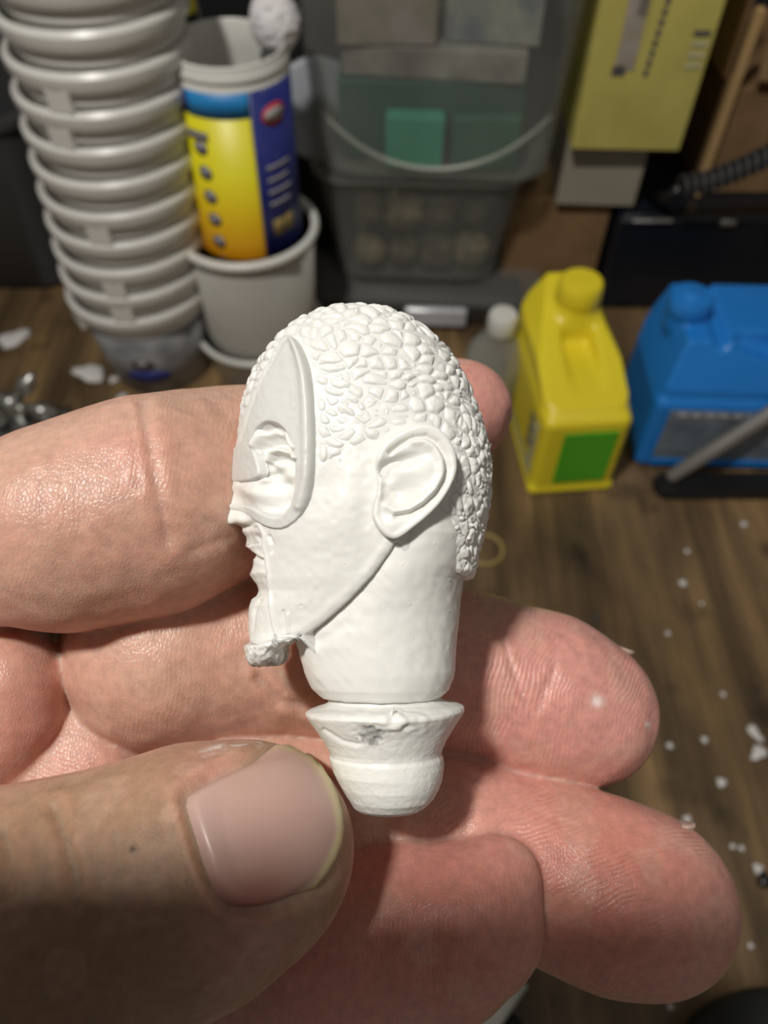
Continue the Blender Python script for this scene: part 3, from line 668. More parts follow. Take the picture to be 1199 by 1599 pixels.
foldB = chain([(88, 1050, .1035, 34), (112, 1130, .102, 60), (152, 1195, .1008, 68), (60, 1270, .100, 96), (-60, 1330, .098, 110)], .006)
palm = chain([(-250, 930, .130, 190), (-250, 1200, .128, 200), (-420, 1420, .128, 220), (-700, 1500, .145, 240)], .012)
palm2 = chain([(-60, 1080, .124, 180), (-60, 1280, .124, 170), (-400, 1300, .130, 200)], .012)
arm = chain([(-640, 1480, .140, 240), (-1150, 1640, .190, 230), (-1900, 1800, .27, 240)], .01)
def hand_sdf(p):
    body = smin(palm, palm, 1) if False else None
    b = smin(smin(palm(p), palm2(p), .01), arm(p), .01)
    t = thumb(p); b2 = smin(b, smin(foldA(p), foldA2(p), .002), .003); b2 = smin(b2, foldB(p), .0006)
    d = np.minimum(b2, smin(t, b, .008) )
    for f, k in ((little, .0012), (ringf, .0004), (middlef, .0004)):
        d = smin(d, f(p), k)
    ix = smin(indexf(p), ibump(p), .003); d = smin(d, ix, .0004)
    return d
hl = CL(-1250, 1850, .22); lo = (-.215, -.20, -.232); hi = (.046, .032, -.058)
V, Q = sdf_mesh(hand_sdf, (-.150, -.155, -.190), (.052, .030, -.056), .00042)
V = relax(V, Q, 3, .5)
def proj(V): return 599.5 + V[:, 0] / -V[:, 2] * FPX, 799.5 - V[:, 1] / -V[:, 2] * FPX
U_, W_ = proj(V); N = vnormals(V, Q); fr = sstep(-(N * V).sum(1) / np.linalg.norm(V, axis=1), .0, .35)
fields = {n: f(V) for n, f in (('little', little), ('ring', ringf), ('middle', middlef), ('index', indexf), ('thumb', thumb), ('palm', lambda p: np.minimum(np.minimum(foldA(p), foldB(p)), palm(p))))}
names = list(fields); near = np.argmin(np.stack([fields[n] for n in names]), 0)
_st = np.stack([fields[n] for n in names]); _w = np.exp(-(_st - _st.min(0)) / .0006); _w /= _w.sum(0)
on = {n: _w[i] * fr for i, n in enumerate(names)}
disp = np.zeros(len(V))
def crease(pts, depth, wpx, who, bulge=.35):
    d = pldist(U_, W_, pts); return on[who] * (-depth * np.exp(-(d / wpx) ** 2) + bulge * depth * np.exp(-((d - 2.6 * wpx) / (1.5 * wpx)) ** 2))
mm = .001
for pts, dep, wd, who in (
    ([(222, 632), (232, 700), (248, 780), (262, 845)], .36, 9, 'little'), ([(196, 640), (210, 700), (218, 760)], .16, 6, 'little'),
    ([(60, 740), (66, 800)], .08, 4, 'little'), ([(95, 742), (102, 800)], .08, 4, 'little'), ([(40, 730), (46, 790)], .06, 4, 'little'),
    ([(300, 860), (360, 840)], .12, 6, 'little'), ([(262, 800), (330, 815)], .10, 6, 'little'),
    ([(402, 1060), (440, 1095), (500, 1108)], .35, 6, 'ring'), ([(415, 1030), (455, 1075), (470, 1110)], .28, 6, 'ring'), ([(395, 1010), (405, 1060), (430, 1100)], .2, 6, 'ring'),
    ([(785, 998), (795, 1030), (812, 1075), (830, 1130)], .22, 4, 'ring'), ([(868, 1010), (864, 1050), (850, 1080), (838, 1110)], .18, 5, 'ring'), ([(760, 1080), (800, 1130), (860, 1150)], .10, 4, 'ring'),
    ([(745, 1215), (730, 1280), (720, 1320)], .14, 6, 'middle'), ([(640, 1290), (660, 1325)], .12, 5, 'middle'), ([(770, 1240), (830, 1265), (900, 1290)], .08, 4, 'middle'),
    ([(85, 1262), (102, 1310), (116, 1365), (118, 1410)], .45, 9, 'thumb'), ([(5, 1300), (14, 1340), (4, 1400)], .5, 10, 'thumb'), ([(182, 1300), (184, 1360), (184, 1410)], .16, 7, 'thumb'),
    ([(60, 1400), (62, 1480), (70, 1560)], .15, 12, 'thumb'), ([(145, 1290), (150, 1330), (152, 1400)], .05, 5, 'thumb'), ([(30, 1290), (60, 1275), (90, 1262)], .10, 6, 'thumb')):
    disp += crease(pts, dep * mm, wd, who)
NAILPX = smooth_closed([(277, 1242), (300, 1222), (345, 1198), (400, 1174), (440, 1163), (478, 1170), (508, 1205), (530, 1255), (536, 1305), (518, 1352), (482, 1395), (440, 1420), (385, 1432), (345, 1424), (322, 1385), (303, 1330), (288, 1285)], 1)
sdn = polysd(U_, W_, NAILPX)
# nail bed sits a little lower, the fold of skin round it a little proud
disp += on['thumb'] * (-.0004 * sstep(sdn, -3, 8) + .00042 * np.exp(-((sdn + 10) / 9) ** 2) * sstep(pldist(U_, W_, [(440, 1160), (480, 1170), (510, 1205), (531, 1255), (537, 1305), (518, 1352), (500, 1380)]), 15, 60))
disp += fr * .00016 * (vnoise(V * 420) - .5) * 2
V = V + N * disp[:, None]
N = vnormals(V, Q)
# skin colour: pinker pads, tan back of the thumb, pale patches
skin = np.array((.600, .355, .265)); pink = np.array((.650, .315, .270)); tan = np.array((.390, .245, .150)); pale = np.array((.640, .430, .330)); red = np.array((.50, .15, .10))
n1 = vnoise(V * 120); n2 = vnoise(V * 260 + 7); C = np.tile(skin, (len(V), 1))
def mixin(col, w_): 
    global C
    w_ = np.clip(w_, 0, 1)[:, None]; C = C * (1 - w_) + col * w_
g = lambda u, v, s: np.exp(-(((U_ - u) ** 2 + (W_ - v) ** 2) / s ** 2))
mixin(pink, .30 * (n1 > 0) * n1)
mixin(pink, on['ring'] * sstep(U_, 560, 800) * .95); mixin(pink, on['middle'] * sstep(U_, 600, 800) * .8); mixin(red, on['middle'] * g(930, 1390, 150) * .6)
mixin(pink, on['little'] * sstep(U_, 600, 700) * .9); mixin(pink, on['little'] * g(190, 690, 70) * .4)
mixin(pink, on['index'] * .8); mixin(red, on['index'] * g(700, 1420, 150) * .4)
mixin(tan, on['thumb'] * .85); mixin(pink, on['thumb'] * g(400, 1460, 90) * .5); mixin(pink, on['thumb'] * g(330, 1210, 60) * .5)
mixin(pale, np.exp(-((W_ - (690 - .25 * U_)) / 45) ** 2) * on['little'] * (U_ < 600) * .5)
mixin(pale, on['ring'] * g(240, 1030, 80) * .5); mixin(pale, on['ring'] * g(755, 960, 50) * .6); mixin(red, on['palm'] * g(40, 1150, 60) * .12); mixin(pink, on['palm'] * g(60, 1120, 140) * .4)
mixin(pale * .95, (n2 > .62) * .25)
mixin(np.array((.06, .03, .02)), g(208, 1326, 5.5)); mixin(np.array((.85, .83, .80)), .9 * np.exp(-(pldist(U_, W_, [(315, 1176), (345, 1168), (375, 1166), (405, 1164)]) / 4) ** 2) * sstep(vnoise(V * 1700) * .6 + vnoise(V * 700 + 5) * .4, .42, .6))
mixin(np.array((.85, .82, .80)), (vnoise(V * 1500 + 3) > .93) * on['thumb'] * np.exp(-(pldist(U_, W_, [(150, 1225), (280, 1200), (330, 1190)]) / 22) ** 2)); mixin(np.array((.85, .80, .78)), np.maximum(g(933, 1095, 9), g(1012, 1132, 5)) * .8)  # white flecks on the thumb; shiny glints painted pale on the ring fingertip
padm = np.clip(on['ring'] * sstep(U_, 690, 760) + on['middle'] * sstep(U_, 620, 720) + on['palm'] * g(110, 1215, 60) * 1.0 + .35 * on['little'] * (U_ < 380) + on['little'] * sstep(U_, 690, 710) * .3 + .3 * on['ring'] * (U_ < 500) + on['index'] * .25, 0, 1)
A1 = np.concatenate([C, np.ones((len(V), 1))], 1)
# ridge phase: direction across each finger, as stored coordinates
ax_ = {'little': (.97, -.2), 'ring': (.93, -.38), 'middle': (.90, -.42), 'index': (1, 0), 'thumb': (.9, -.3), 'palm': (.35, .94)}
ph_ = np.zeros(len(V))
for n in names:
    a, b = ax_[n]; ph_ += (near == names.index(n)) * ((U_ * a - W_ * b) / 1000)
ridge = np.where(near == names.index('ring'), np.hypot(U_ - 1180, (W_ - 1180)) / 1000, ph_)
ridge = np.where(near == names.index('middle'), np.hypot((U_ - 1250) * .6, (W_ - 1650)) / 1000, ridge)
padm = padm * (.35 + 1.1 * sstep(vnoise(V * 190 + 3), .3, .7))
A2 = np.stack([padm, ridge, (near == names.index('thumb')) * fr, np.ones(len(V))], 1)

def skin_material():
    m = bpy.data.materials.new('skin'); m.use_nodes = True; nt = m.node_tree; L = nt.links; b = nt.nodes['Principled BSDF']
    at = nd(nt, 'ShaderNodeAttribute', attribute_name='tint'); a2 = nd(nt, 'ShaderNodeAttribute', attribute_name='skin_data'); tc = nd(nt, 'ShaderNodeTexCoord')
    sp = nd(nt, 'ShaderNodeSeparateXYZ'); L.new(a2.outputs['Vector'], sp.inputs[0])
    n = nd(nt, 'ShaderNodeTexNoise', Scale=900, Detail=5); L.new(tc.outputs['Object'], n.inputs['Vector'])
    mr = nd(nt, 'ShaderNodeMapRange'); mr.inputs[1].default_value = .3; mr.inputs[2].default_value = .7; mr.inputs[3].default_value = .88; mr.inputs[4].default_value = 1.10; L.new(n.outputs['Fac'], mr.inputs[0])
    x = nd(nt, 'ShaderNodeVectorMath', operation='SCALE'); L.new(at.outputs['Color'], x.inputs[0]); L.new(mr.outputs[0], x.inputs['Scale']); L.new(x.outputs[0], b.inputs['Base Color'])
    b.inputs['Subsurface Weight'].default_value = 0.75; b.inputs['Subsurface Radius'].default_value = (1.0, .32, .18); b.inputs['Subsurface Scale'].default_value = .0022
    rg = nd(nt, 'ShaderNodeMath', operation='MULTIPLY_ADD'); rg.inputs[1].default_value = .16; rg.inputs[2].default_value = .40; L.new(sp.outputs[2], rg.inputs[0]); L.new(rg.outputs[0], b.inputs['Roughness']); b.inputs['Specular IOR Level'].default_value = .5
    # fine skin cells
    vo = nd(nt, 'ShaderNodeTexVoronoi', Scale=2600, feature='DISTANCE_TO_EDGE'); 
    mpv = nd(nt, 'ShaderNodeMapping'); mpv.inputs['Scale'].default_value = (1.0, .6, 1); mpv.inputs['Rotation'].default_value = (0, 0, .2); L.new(tc.outputs['Object'], mpv.inputs[0]); L.new(mpv.outputs[0], vo.inputs['Vector'])
    cr = nd(nt, 'ShaderNodeMapRange'); cr.inputs[2].default_value = .22; L.new(vo.outputs['Distance'], cr.inputs[0])
    # ridges
    nz = nd(nt, 'ShaderNodeTexNoise', Scale=160, Detail=2); L.new(tc.outputs['Object'], nz.inputs['Vector'])
    ma = nd(nt, 'ShaderNodeMath', operation='MULTIPLY_ADD'); ma.inputs[1].default_value = 0.035; L.new(nz.outputs['Fac'], ma.inputs[0]); L.new(sp.outputs[1], ma.inputs[2])
    mu = nd(nt, 'ShaderNodeMath', operation='MULTIPLY'); mu.inputs[1].default_value = 2 * math.pi / .0078; L.new(ma.outputs[0], mu.inputs[0])
    si = nd(nt, 'ShaderNodeMath', operation='SINE'); L.new(mu.outputs[0], si.inputs[0])
    rm = nd(nt, 'ShaderNodeMath', operation='MULTIPLY'); L.new(si.outputs[0], rm.inputs[0]); L.new(sp.outputs[0], rm.inputs[1])
    h1 = nd(nt, 'ShaderNodeMath', operation='MULTIPLY_ADD'); h1.inputs[1].default_value = .85; L.new(rm.outputs[0], h1.inputs[0]); L.new(cr.outputs[0], h1.inputs[2])
    n3 = nd(nt, 'ShaderNodeTexNoise', Scale=420, Detail=4); L.new(tc.outputs['Object'], n3.inputs['Vector'])
    h2 = nd(nt, 'ShaderNodeMath', operation='MULTIPLY_ADD'); h2.inputs[1].default_value = 1.4; L.new(n3.outputs['Fac'], h2.inputs[0]); L.new(h1.outputs[0], h2.inputs[2])
    bp = nd(nt, 'ShaderNodeBump', Strength=.36, Distance=.00007); L.new(h2.outputs[0], bp.inputs['Height']); L.new(bp.outputs[0], b.inputs['Normal'])
    return m
skin_m = skin_material()
hand = mk('hand', V, Q, skin_m, attrs={'tint': A1, 'skin_data': A2}, mtx=HB)
tag(hand, 'bare hand, thumb crossing from the lower left, fingers spread behind the white head figure', 'hand')
print('hand', len(V), len(Q))

# nails
def trace(u, v, f, d0=.055, n=60):
    u = np.asarray(u, float); v = np.asarray(v, float); dr = np.stack([(u - 599.5) / FPX, (799.5 - v) / FPX, -np.ones_like(u)], 1); t = np.full(len(u), d0)
    for _ in range(n): t = t + np.clip(f(dr * t[:, None]), -.002, .01) * .9
    return dr * t[:, None], t
nail_m = mat('fingernail', (.56, .36, .30), .34, sss=.5, sssr=.0015)
nt = nail_m.node_tree; at_ = nd(nt, 'ShaderNodeAttribute', attribute_name='tint'); nt.links.new(at_.outputs['Color'], nt.nodes['Principled BSDF'].inputs['Base Color'])
bpn = nd(nt, 'ShaderNodeBump', Strength=.25, Distance=.0001); wn_ = nd(nt, 'ShaderNodeTexNoise', Scale=500, Detail=3); tcn = nd(nt, 'ShaderNodeTexCoord'); mpn = nd(nt, 'ShaderNodeMapping')
mpn.inputs['Rotation'].default_value = (0, 0, math.radians(-25)); mpn.inputs['Scale'].default_value = (.15, 1.6, 1); nt.links.new(tcn.outputs['Object'], mpn.inputs[0]); nt.links.new(mpn.outputs[0], wn_.inputs['Vector']); nt.links.new(wn_.outputs['Fac'], bpn.inputs['Height']); nt.links.new(bpn.outputs[0], nt.nodes['Principled BSDF'].inputs['Normal'])
op = np.array(NAILPX); cN = np.array((412, 1300)); nr = 26
ang = np.arctan2(op[:, 1] - cN[1], op[:, 0] - cN[0]); o_ = np.argsort(ang); op = op[o_]
gu = [cN[0]]; gv = [cN[1]]; gr = [0.0]
for i in range(1, nr + 1):
    t = i / nr
    for q in op: gu.append(cN[0] + t * (q[0] - cN[0])); gv.append(cN[1] + t * (q[1] - cN[1])); gr.append(t)
gu, gv, gr = map(np.array, (gu, gv, gr)); Pn, tn = trace(gu, gv, thumb)
A = np.stack([np.ones_like(gu), gu, gv, gu * gu, gu * gv, gv * gv], 1); cf = np.linalg.lstsq(A, tn, rcond=None)[0]; tq = A @ cf
tt = .1 * tq + .9 * tn - .0006 + .0006 * sstep(gr, .93, 1.0) * (gu < 400) + .0002 * sstep(gr, .95, 1)
edge = pldist(gu, gv, [(440, 1160), (480, 1170), (510, 1205), (531, 1255), (537, 1305), (518, 1352), (500, 1380)])
_e = 1e-4; gN = np.stack([thumb(Pn + np.array(q) * _e) - thumb(Pn - np.array(q) * _e) for q in ((1, 0, 0), (0, 1, 0), (0, 0, 1))], 1); gN /= np.linalg.norm(gN, axis=1)[:, None]
Pn = Pn + gN * (.00050 - .0013 * sstep(gr, .78, 1.0) * sstep(edge, 12, 50) - .0003 * sstep(gr, .97, 1))[:, None]
m_ = len(op); F = [(0, 1 + k, 1 + (k + 1) % m_) for k in range(m_)]
F = [f[::-1] for f in F]
for i in range(nr - 1):
    for k in range(m_): F.append((1 + i * m_ + k, 1 + (i + 1) * m_ + k, 1 + (i + 1) * m_ + (k + 1) % m_, 1 + i * m_ + (k + 1) % m_)[::-1])
# underside
nb = len(Pn); Pb = Pn[-m_:] * (1 + .0012 / .078); Pn2 = np.concatenate([Pn, Pb]); 
for k in range(m_): F.append((nb - m_ + k, nb + k, nb + (k + 1) % m_, nb - m_ + (k + 1) % m_)[::-1])
wv = sstep(edge, 20, 12)[:, None]; luna = np.exp(-(((gu - 300) / 40) ** 2 + ((gv - 1290) / 70) ** 2))[:, None]
Cn = np.array((.53, .345, .295)) * (1 - wv) + np.array((.62, .52, .30)) * wv; Cn = Cn * (1 - .25 * luna) + np.array((.62, .50, .48)) * .25 * luna
dk = np.exp(-((gu - 400) ** 2 + (gv - 1425) ** 2) / 70 ** 2)[:, None] * .85 ; Cn = Cn * (1 - dk) + np.array((.42, .14, .10)) * dk  # reddish shade on the lower nail, painted into its tint
Cn = np.concatenate([Cn, Cn[-m_:]]); Cn = np.concatenate([Cn, np.ones((len(Cn), 1))], 1)
nail = mk('thumbnail', Pn2, F, nail_m, hand, attrs={'tint': Cn}); nail['label'] = 'broad thumbnail with yellowish free edge'
def nail_plate(j0, j1, rpx, outd, half_len, half_w, name='fingernail'):
    """a curved plate on the back of a fingertip"""
    a = CL(*j0); b = CL(*j1); r = rpx * j1[2] / FPX; ax = (b - a) / np.linalg.norm(b - a); o = np.array(outd, float); o -= ax * (o @ ax); o /= np.linalg.norm(o); s = np.cross(ax, o)
    V = []; F = []; n, k = 14, 14
    for lay in (0, 1):
        for i in range(n + 1):
            for j in range(k + 1):
                x = -1 + 2 * i / n; y = -1 + 2 * j / k; wv_ = math.sqrt(max(0, 1 - abs(x) ** 3.2)); phi = y * half_w * (.25 + .75 * wv_)
                R = r + (.0005 if lay else -.0003) - .0007 * (max(0, x) ** 2) * 0; V.append(b + ax * (x * half_len * 1.2 - half_len * .55) + (o * math.cos(phi) + s * math.sin(phi)) * R)
    g_ = (n + 1) * (k + 1)
    for i in range(n):
        for j in range(k):
            q = (i * (k + 1) + j, i * (k + 1) + j + 1, (i + 1) * (k + 1) + j + 1, (i + 1) * (k + 1) + j); F.append(tuple(g_ + t for t in q)); F.append(q[::-1])
    for i in range(n):
        for j in (0, k):
            q = (i * (k + 1) + j, (i + 1) * (k + 1) + j); F.append((q[0], q[1], g_ + q[1], g_ + q[0]))
    for j in range(k):
        for i in (0, n):
            q = (i * (k + 1) + j, i * (k + 1) + j + 1); F.append((q[0], q[1], g_ + q[1], g_ + q[0]))
    c = np.tile((.58, .40, .33, 1), (len(V), 1)); return mk(name, V, F, nail_m, hand, attrs={'tint': c})
nail_plate((850, 1088, .109), (925, 1116, .109), 110, (.40, .75, -.50), .0055, .7)
nail_plate((960, 1396, .098), (1025, 1412, .097), 125, (.25, .85, -.50), .0060, .7)
nail_plate((680, 655, .118), (728, 638, .120), 73, (.1, .25, -1), .0040, .7)

# ------------------------------------------------------------------ the white head figure
def resin_material():
    m = bpy.data.materials.new('white_resin'); m.use_nodes = True; nt = m.node_tree; L = nt.links; b = nt.nodes['Principled BSDF']
    at = nd(nt, 'ShaderNodeAttribute', attribute_name='wear'); tc = nd(nt, 'ShaderNodeTexCoord'); sp = nd(nt, 'ShaderNodeSeparateXYZ'); L.new(at.outputs['Vector'], sp.inputs[0])
    n = nd(nt, 'ShaderNodeTexNoise', Scale=700, Detail=4); L.new(tc.outputs['Object'], n.inputs['Vector'])
    r = nd(nt, 'ShaderNodeValToRGB'); L.new(n.outputs['Fac'], r.inputs[0]); r.color_ramp.elements[0].position = .3; r.color_ramp.elements[1].position = .7
    r.color_ramp.elements[0].color = (.20, .20, .20, 1); r.color_ramp.elements[1].color = (.60, .60, .59, 1)
    mx = nd(nt, 'ShaderNodeMix', data_type='RGBA'); L.new(sp.outputs[0], mx.inputs[0]); mx.inputs[6].default_value = (.80, .80, .765, 1); L.new(r.outputs[0], mx.inputs[7]); L.new(mx.outputs[2], b.inputs['Base Color'])
    rg = nd(nt, 'ShaderNodeMath', operation='MULTIPLY_ADD'); rg.inputs[1].default_value = .16; rg.inputs[2].default_value = .40; L.new(sp.outputs[2], rg.inputs[0]); L.new(rg.outputs[0], b.inputs['Roughness']); b.inputs['Specular IOR Level'].default_value = .45
    b.inputs['Subsurface Weight'].default_value = .5; b.inputs['Subsurface Radius'].default_value = (1, .95, .8); b.inputs['Subsurface Scale'].default_value = .0006
    n2 = nd(nt, 'ShaderNodeTexNoise', Scale=1500, Detail=4); L.new(tc.outputs['Object'], n2.inputs['Vector'])
    bp = nd(nt, 'ShaderNodeBump', Strength=.22, Distance=.0001); L.new(n2.outputs['Fac'], bp.inputs['Height']); L.new(bp.outputs[0], b.inputs['Normal'])
    return m
resin = resin_material(); resin_grey = resin_material(); resin_grey.name = 'greyer_white_resin'; _b = resin_grey.node_tree.nodes['Principled BSDF']; _b.inputs['Roughness'].default_value = .6
[n_ for n_ in resin_grey.node_tree.nodes if n_.type == 'MIX'][0].inputs[6].default_value = (.68, .685, .66, 1)  # greyer base colour for the eye mask
TILT = math.radians(8); D0 = .0845
def place(px, py, pz):
    dm = D0 * (1 + math.tan(TILT) * (1000 - py) / FPX); s = dm / FPX
    return np.stack([(px - 599.5) * s, (799.5 - py) * s + pz * s * math.sin(TILT), -dm + pz * s * math.cos(TILT)], 1)
def table(pts, sm=3):
    a = np.array(sorted(pts), float); yy = np.arange(480, 1290, .5); v = np.interp(yy, a[:, 0], a[:, 1])
    k = max(1, int(sm * 2)); kern = np.hanning(k + 2)[1:-1]; kern /= kern.sum(); v2 = np.convolve(np.pad(v, k, mode='edge'), kern, 'same')[k:-k]
    return lambda y: np.interp(y, yy, v2)
LP = [(545, 493), (522, 495), (500, 500), (480, 508), (460, 518), (444, 530), (430, 543), (418, 557), (408, 572), (399, 588), (391, 605), (385, 625), (380, 645), (376, 665), (373, 685), (368, 705), (366, 720), (365, 740), (365, 757), (363, 764), (365, 772), (358, 784), (352, 795), (347, 806), (348, 814), (354, 820), (366, 823), (378, 827), (380, 842), (375, 852), (377, 859), (384, 863),
      (387, 870), (387, 882), (384, 890), (381, 897), (384, 905), (392, 917), (392, 924), (386, 932), (381, 945), (379, 962), (380, 985), (383, 1010), (385, 1026), (392, 1036), (400, 1041)]
L0 = [(545, 493), (522, 495), (500, 500), (480, 508), (460, 518), (444, 530), (430, 543), (418, 557), (408, 572), (399, 588), (391, 605), (385, 625), (380, 645), (376, 665), (374, 685), (374, 720), (378, 757), (384, 785), (390, 820), (396, 860), (402, 900), (404, 925), (396, 945), (394, 985), (396, 1010), (398, 1026), (402, 1036), (407, 1041)]
RP = [(545, 493), (568, 494), (590, 497), (612, 502), (632, 509), (652, 520), (670, 533), (686, 546), (700, 562), (712, 580), (723, 600), (733, 621), (742, 645), (750, 668), (756, 690), (761, 712), (763, 738), (763, 760), (761, 785), (756, 815), (750, 845), (745, 865), (742, 880), (739, 895), (733, 903), (722, 907)]
tL = table([(y, x) for x, y in LP], 3); tL0 = table([(y, x) for x, y in L0], 6)
RPn = [(y, x) for x, y in RP]
tRhair = table(RPn, 1.5)
tRhead = table([q for q in RPn if q[0] < 840] + [(850, 746), (880, 736), (907, 716), (960, 708), (985, 690), (991, 690), (996, 520), (1002, 466), (1009, 448), (1030, 446), (1036, 441), (1039, 434), (1041, 424)], 1.5)
tB = table([(493, 0), (494, 26), (497, 46), (502, 64), (510, 83), (522, 101), (540, 117), (560, 129), (590, 140), (640, 150), (700, 153), (800, 150), (850, 140), (906, 126), (960, 108), (1000, 92), (1020, 82), (1032, 70), (1037, 58), (1040, 34), (1041, 5)], 1.2); tB_a = tB; tB_s = table([(493, 0), (540, 117), (560, 129), (590, 140), (640, 149), (700, 152.5), (760, 152), (800, 149.5), (850, 142.5), (906, 129), (960, 109), (1000, 92), (1020, 76)], 30)
def tB(y): k = sstep(y, 560, 600) * (1 - sstep(y, 960, 990)); return tB_a(y) * (1 - k) + tB_s(y) * k
tW = table([(600, 60), (740, 40), (770, 28), (800, 24), (824, 30), (835, 44), (860, 50), (900, 52), (925, 60), (960, 74), (1041, 80)], 8)
def sheet(rows, nth, tr, front=True, y0=None):
    th = np.linspace(0, math.pi, nth); Y, T = np.meshgrid(rows, th, indexing='ij'); y = Y.ravel(); t = -np.cos(T.ravel())
    xl = tL0(y); xr = tr(y); xm = (xl + xr) / 2; a = (xr - xl) / 2; n = np.where(t < 0, 2.0, 2.35)
    z = tB(y) * (1 - np.abs(t) ** n + 1e-9) ** (1 / n) * np.where(np.abs(t) >= 1, 0, 1); x = xm + a * t
    dx = np.maximum(tL0(y) - tL(y), -9); x = x - dx * np.exp(-(z / tW(y)) ** 2) * (t < 0)
    return x, y, z
def grid_faces(nr, nc):
    i, j = np.meshgrid(np.arange(nr - 1), np.arange(nc - 1), indexing='ij'); a = (i * nc + j).ravel()
    return np.stack([a, a + nc, a + nc + 1, a + 1], 1)
def rows_of(y0, y1, step, top=True):
    if not top: return np.linspace(y0, y1, int((y1 - y0) / step))
    s = np.linspace(0, 1, 46)[:-1]; return np.concatenate([y0 + 40 * s ** 2, np.linspace(y0 + 40, y1, int((y1 - y0 - 40) / step))])
def surf(rows, nth, tr, relief, keep=None, back=False, sheetf=None):
    x, y, z = (sheetf or sheet)(rows, nth, tr); P = place(x, y, z); Q = grid_faces(len(rows), nth); N = vnormals(P, Q)
    U, W = proj(P); h, wear = relief(U, W, x, y, z); s = D0 / FPX; P2 = P + N * (h * s)[:, None]
    if back:                                                     # mirror through the figure's own middle plane
        Pm = place(x, y, z * 0); nrm = np.array((0, math.sin(TILT), math.cos(TILT))); d = (P2 - Pm) @ nrm; P2 = P2 - 2 * d[:, None] * nrm; Q = Q[:, ::-1]
    if keep is not None:
        k = keep(U, W, x, y, z); Q = Q[k[Q].all(1)]; used = np.unique(Q); mp = np.full(len(P2), -1); mp[used] = np.arange(len(used)); Q = mp[Q]; P2 = P2[used]; wear = wear[used]
    return P2, Q, wear
def both(name, rows, nf, nb_, tr, relief, keep=None, parent=None, sheetf=None, label=None, m=None):
    a = surf(rows, nf, tr, relief, keep, sheetf=sheetf); b = surf(rows, nb_, tr, relief, keep, back=True, sheetf=sheetf)
    V = np.concatenate([a[0], b[0]]); F = np.concatenate([a[1], b[1] + len(a[0])]); wv = np.concatenate([a[2], b[2]])
    col = np.stack([wv, wv, wv, np.ones_like(wv)], 1); o = mk(name, V - ORG, F[:, ::-1], m or resin, parent, attrs={'wear': col})
    if label: o['label'] = label
    return o
ORG = CL(610, 1270, .0815)
bust = empty('head_figure', (0, 0, 0), 'small white resin head in a pointed eye mask, held between the fingers', 'figurine')
bust.matrix_world = HB @ Matrix.Translation(Vector(ORG))

MASK = [(460, 528), (448, 538), (432, 560), (412, 592), (396, 630), (382, 668), (374, 695), (340, 705), (340, 754), (372, 754), (398, 750), (408, 744), (407, 730), (401, 712), (394, 694), (400, 674), (412, 663), (424, 659), (441, 666), (454, 685), (461, 714), (463, 752), (457, 784), (445, 803), (431, 808),
        (413, 801), (396, 791), (380, 787), (345, 784), (340, 794), (368, 797), (386, 804), (404, 817), (425, 826), (446, 827), (470, 810), (484, 785), (491, 750), (494, 700), (492, 640), (488, 590), (480, 560), (470, 540)]
MASK = smooth_closed(MASK, 1)
HOLE = [(372, 757), (408, 748), (394, 694), (404, 668), (424, 657), (446, 668), (462, 714), (463, 755), (455, 790), (430, 810), (400, 795), (372, 785)]
JAW = [(446, 1004), (452, 1001), (474, 992), (506, 969), (546, 934), (581, 897), (606, 862), (617, 845), (624, 846), (645, 895), (700, 945), (780, 960), (780, 1100), (446, 1100)]
EAR = smooth_closed([(585, 737), (586, 719), (593, 700), (610, 683), (631, 671), (653, 666), (671, 670), (685, 684), (695, 702), (700, 722), (699, 743), (690, 765), (678, 785), (660, 806), (642, 823), (624, 838), (610, 842), (595, 834), (585, 819), (580, 803), (583, 786), (588, 770), (590, 755)], 2)
def gs(d, w_): return np.exp(-(d / w_) ** 2)
def blob(U, W, u, v, ru, rv, ang=0.0):
    c, s = math.cos(ang), math.sin(ang); a = (U - u) * c + (W - v) * s; b = -(U - u) * s + (W - v) * c; return np.exp(-((a / ru) ** 2 + (b / rv) ** 2))
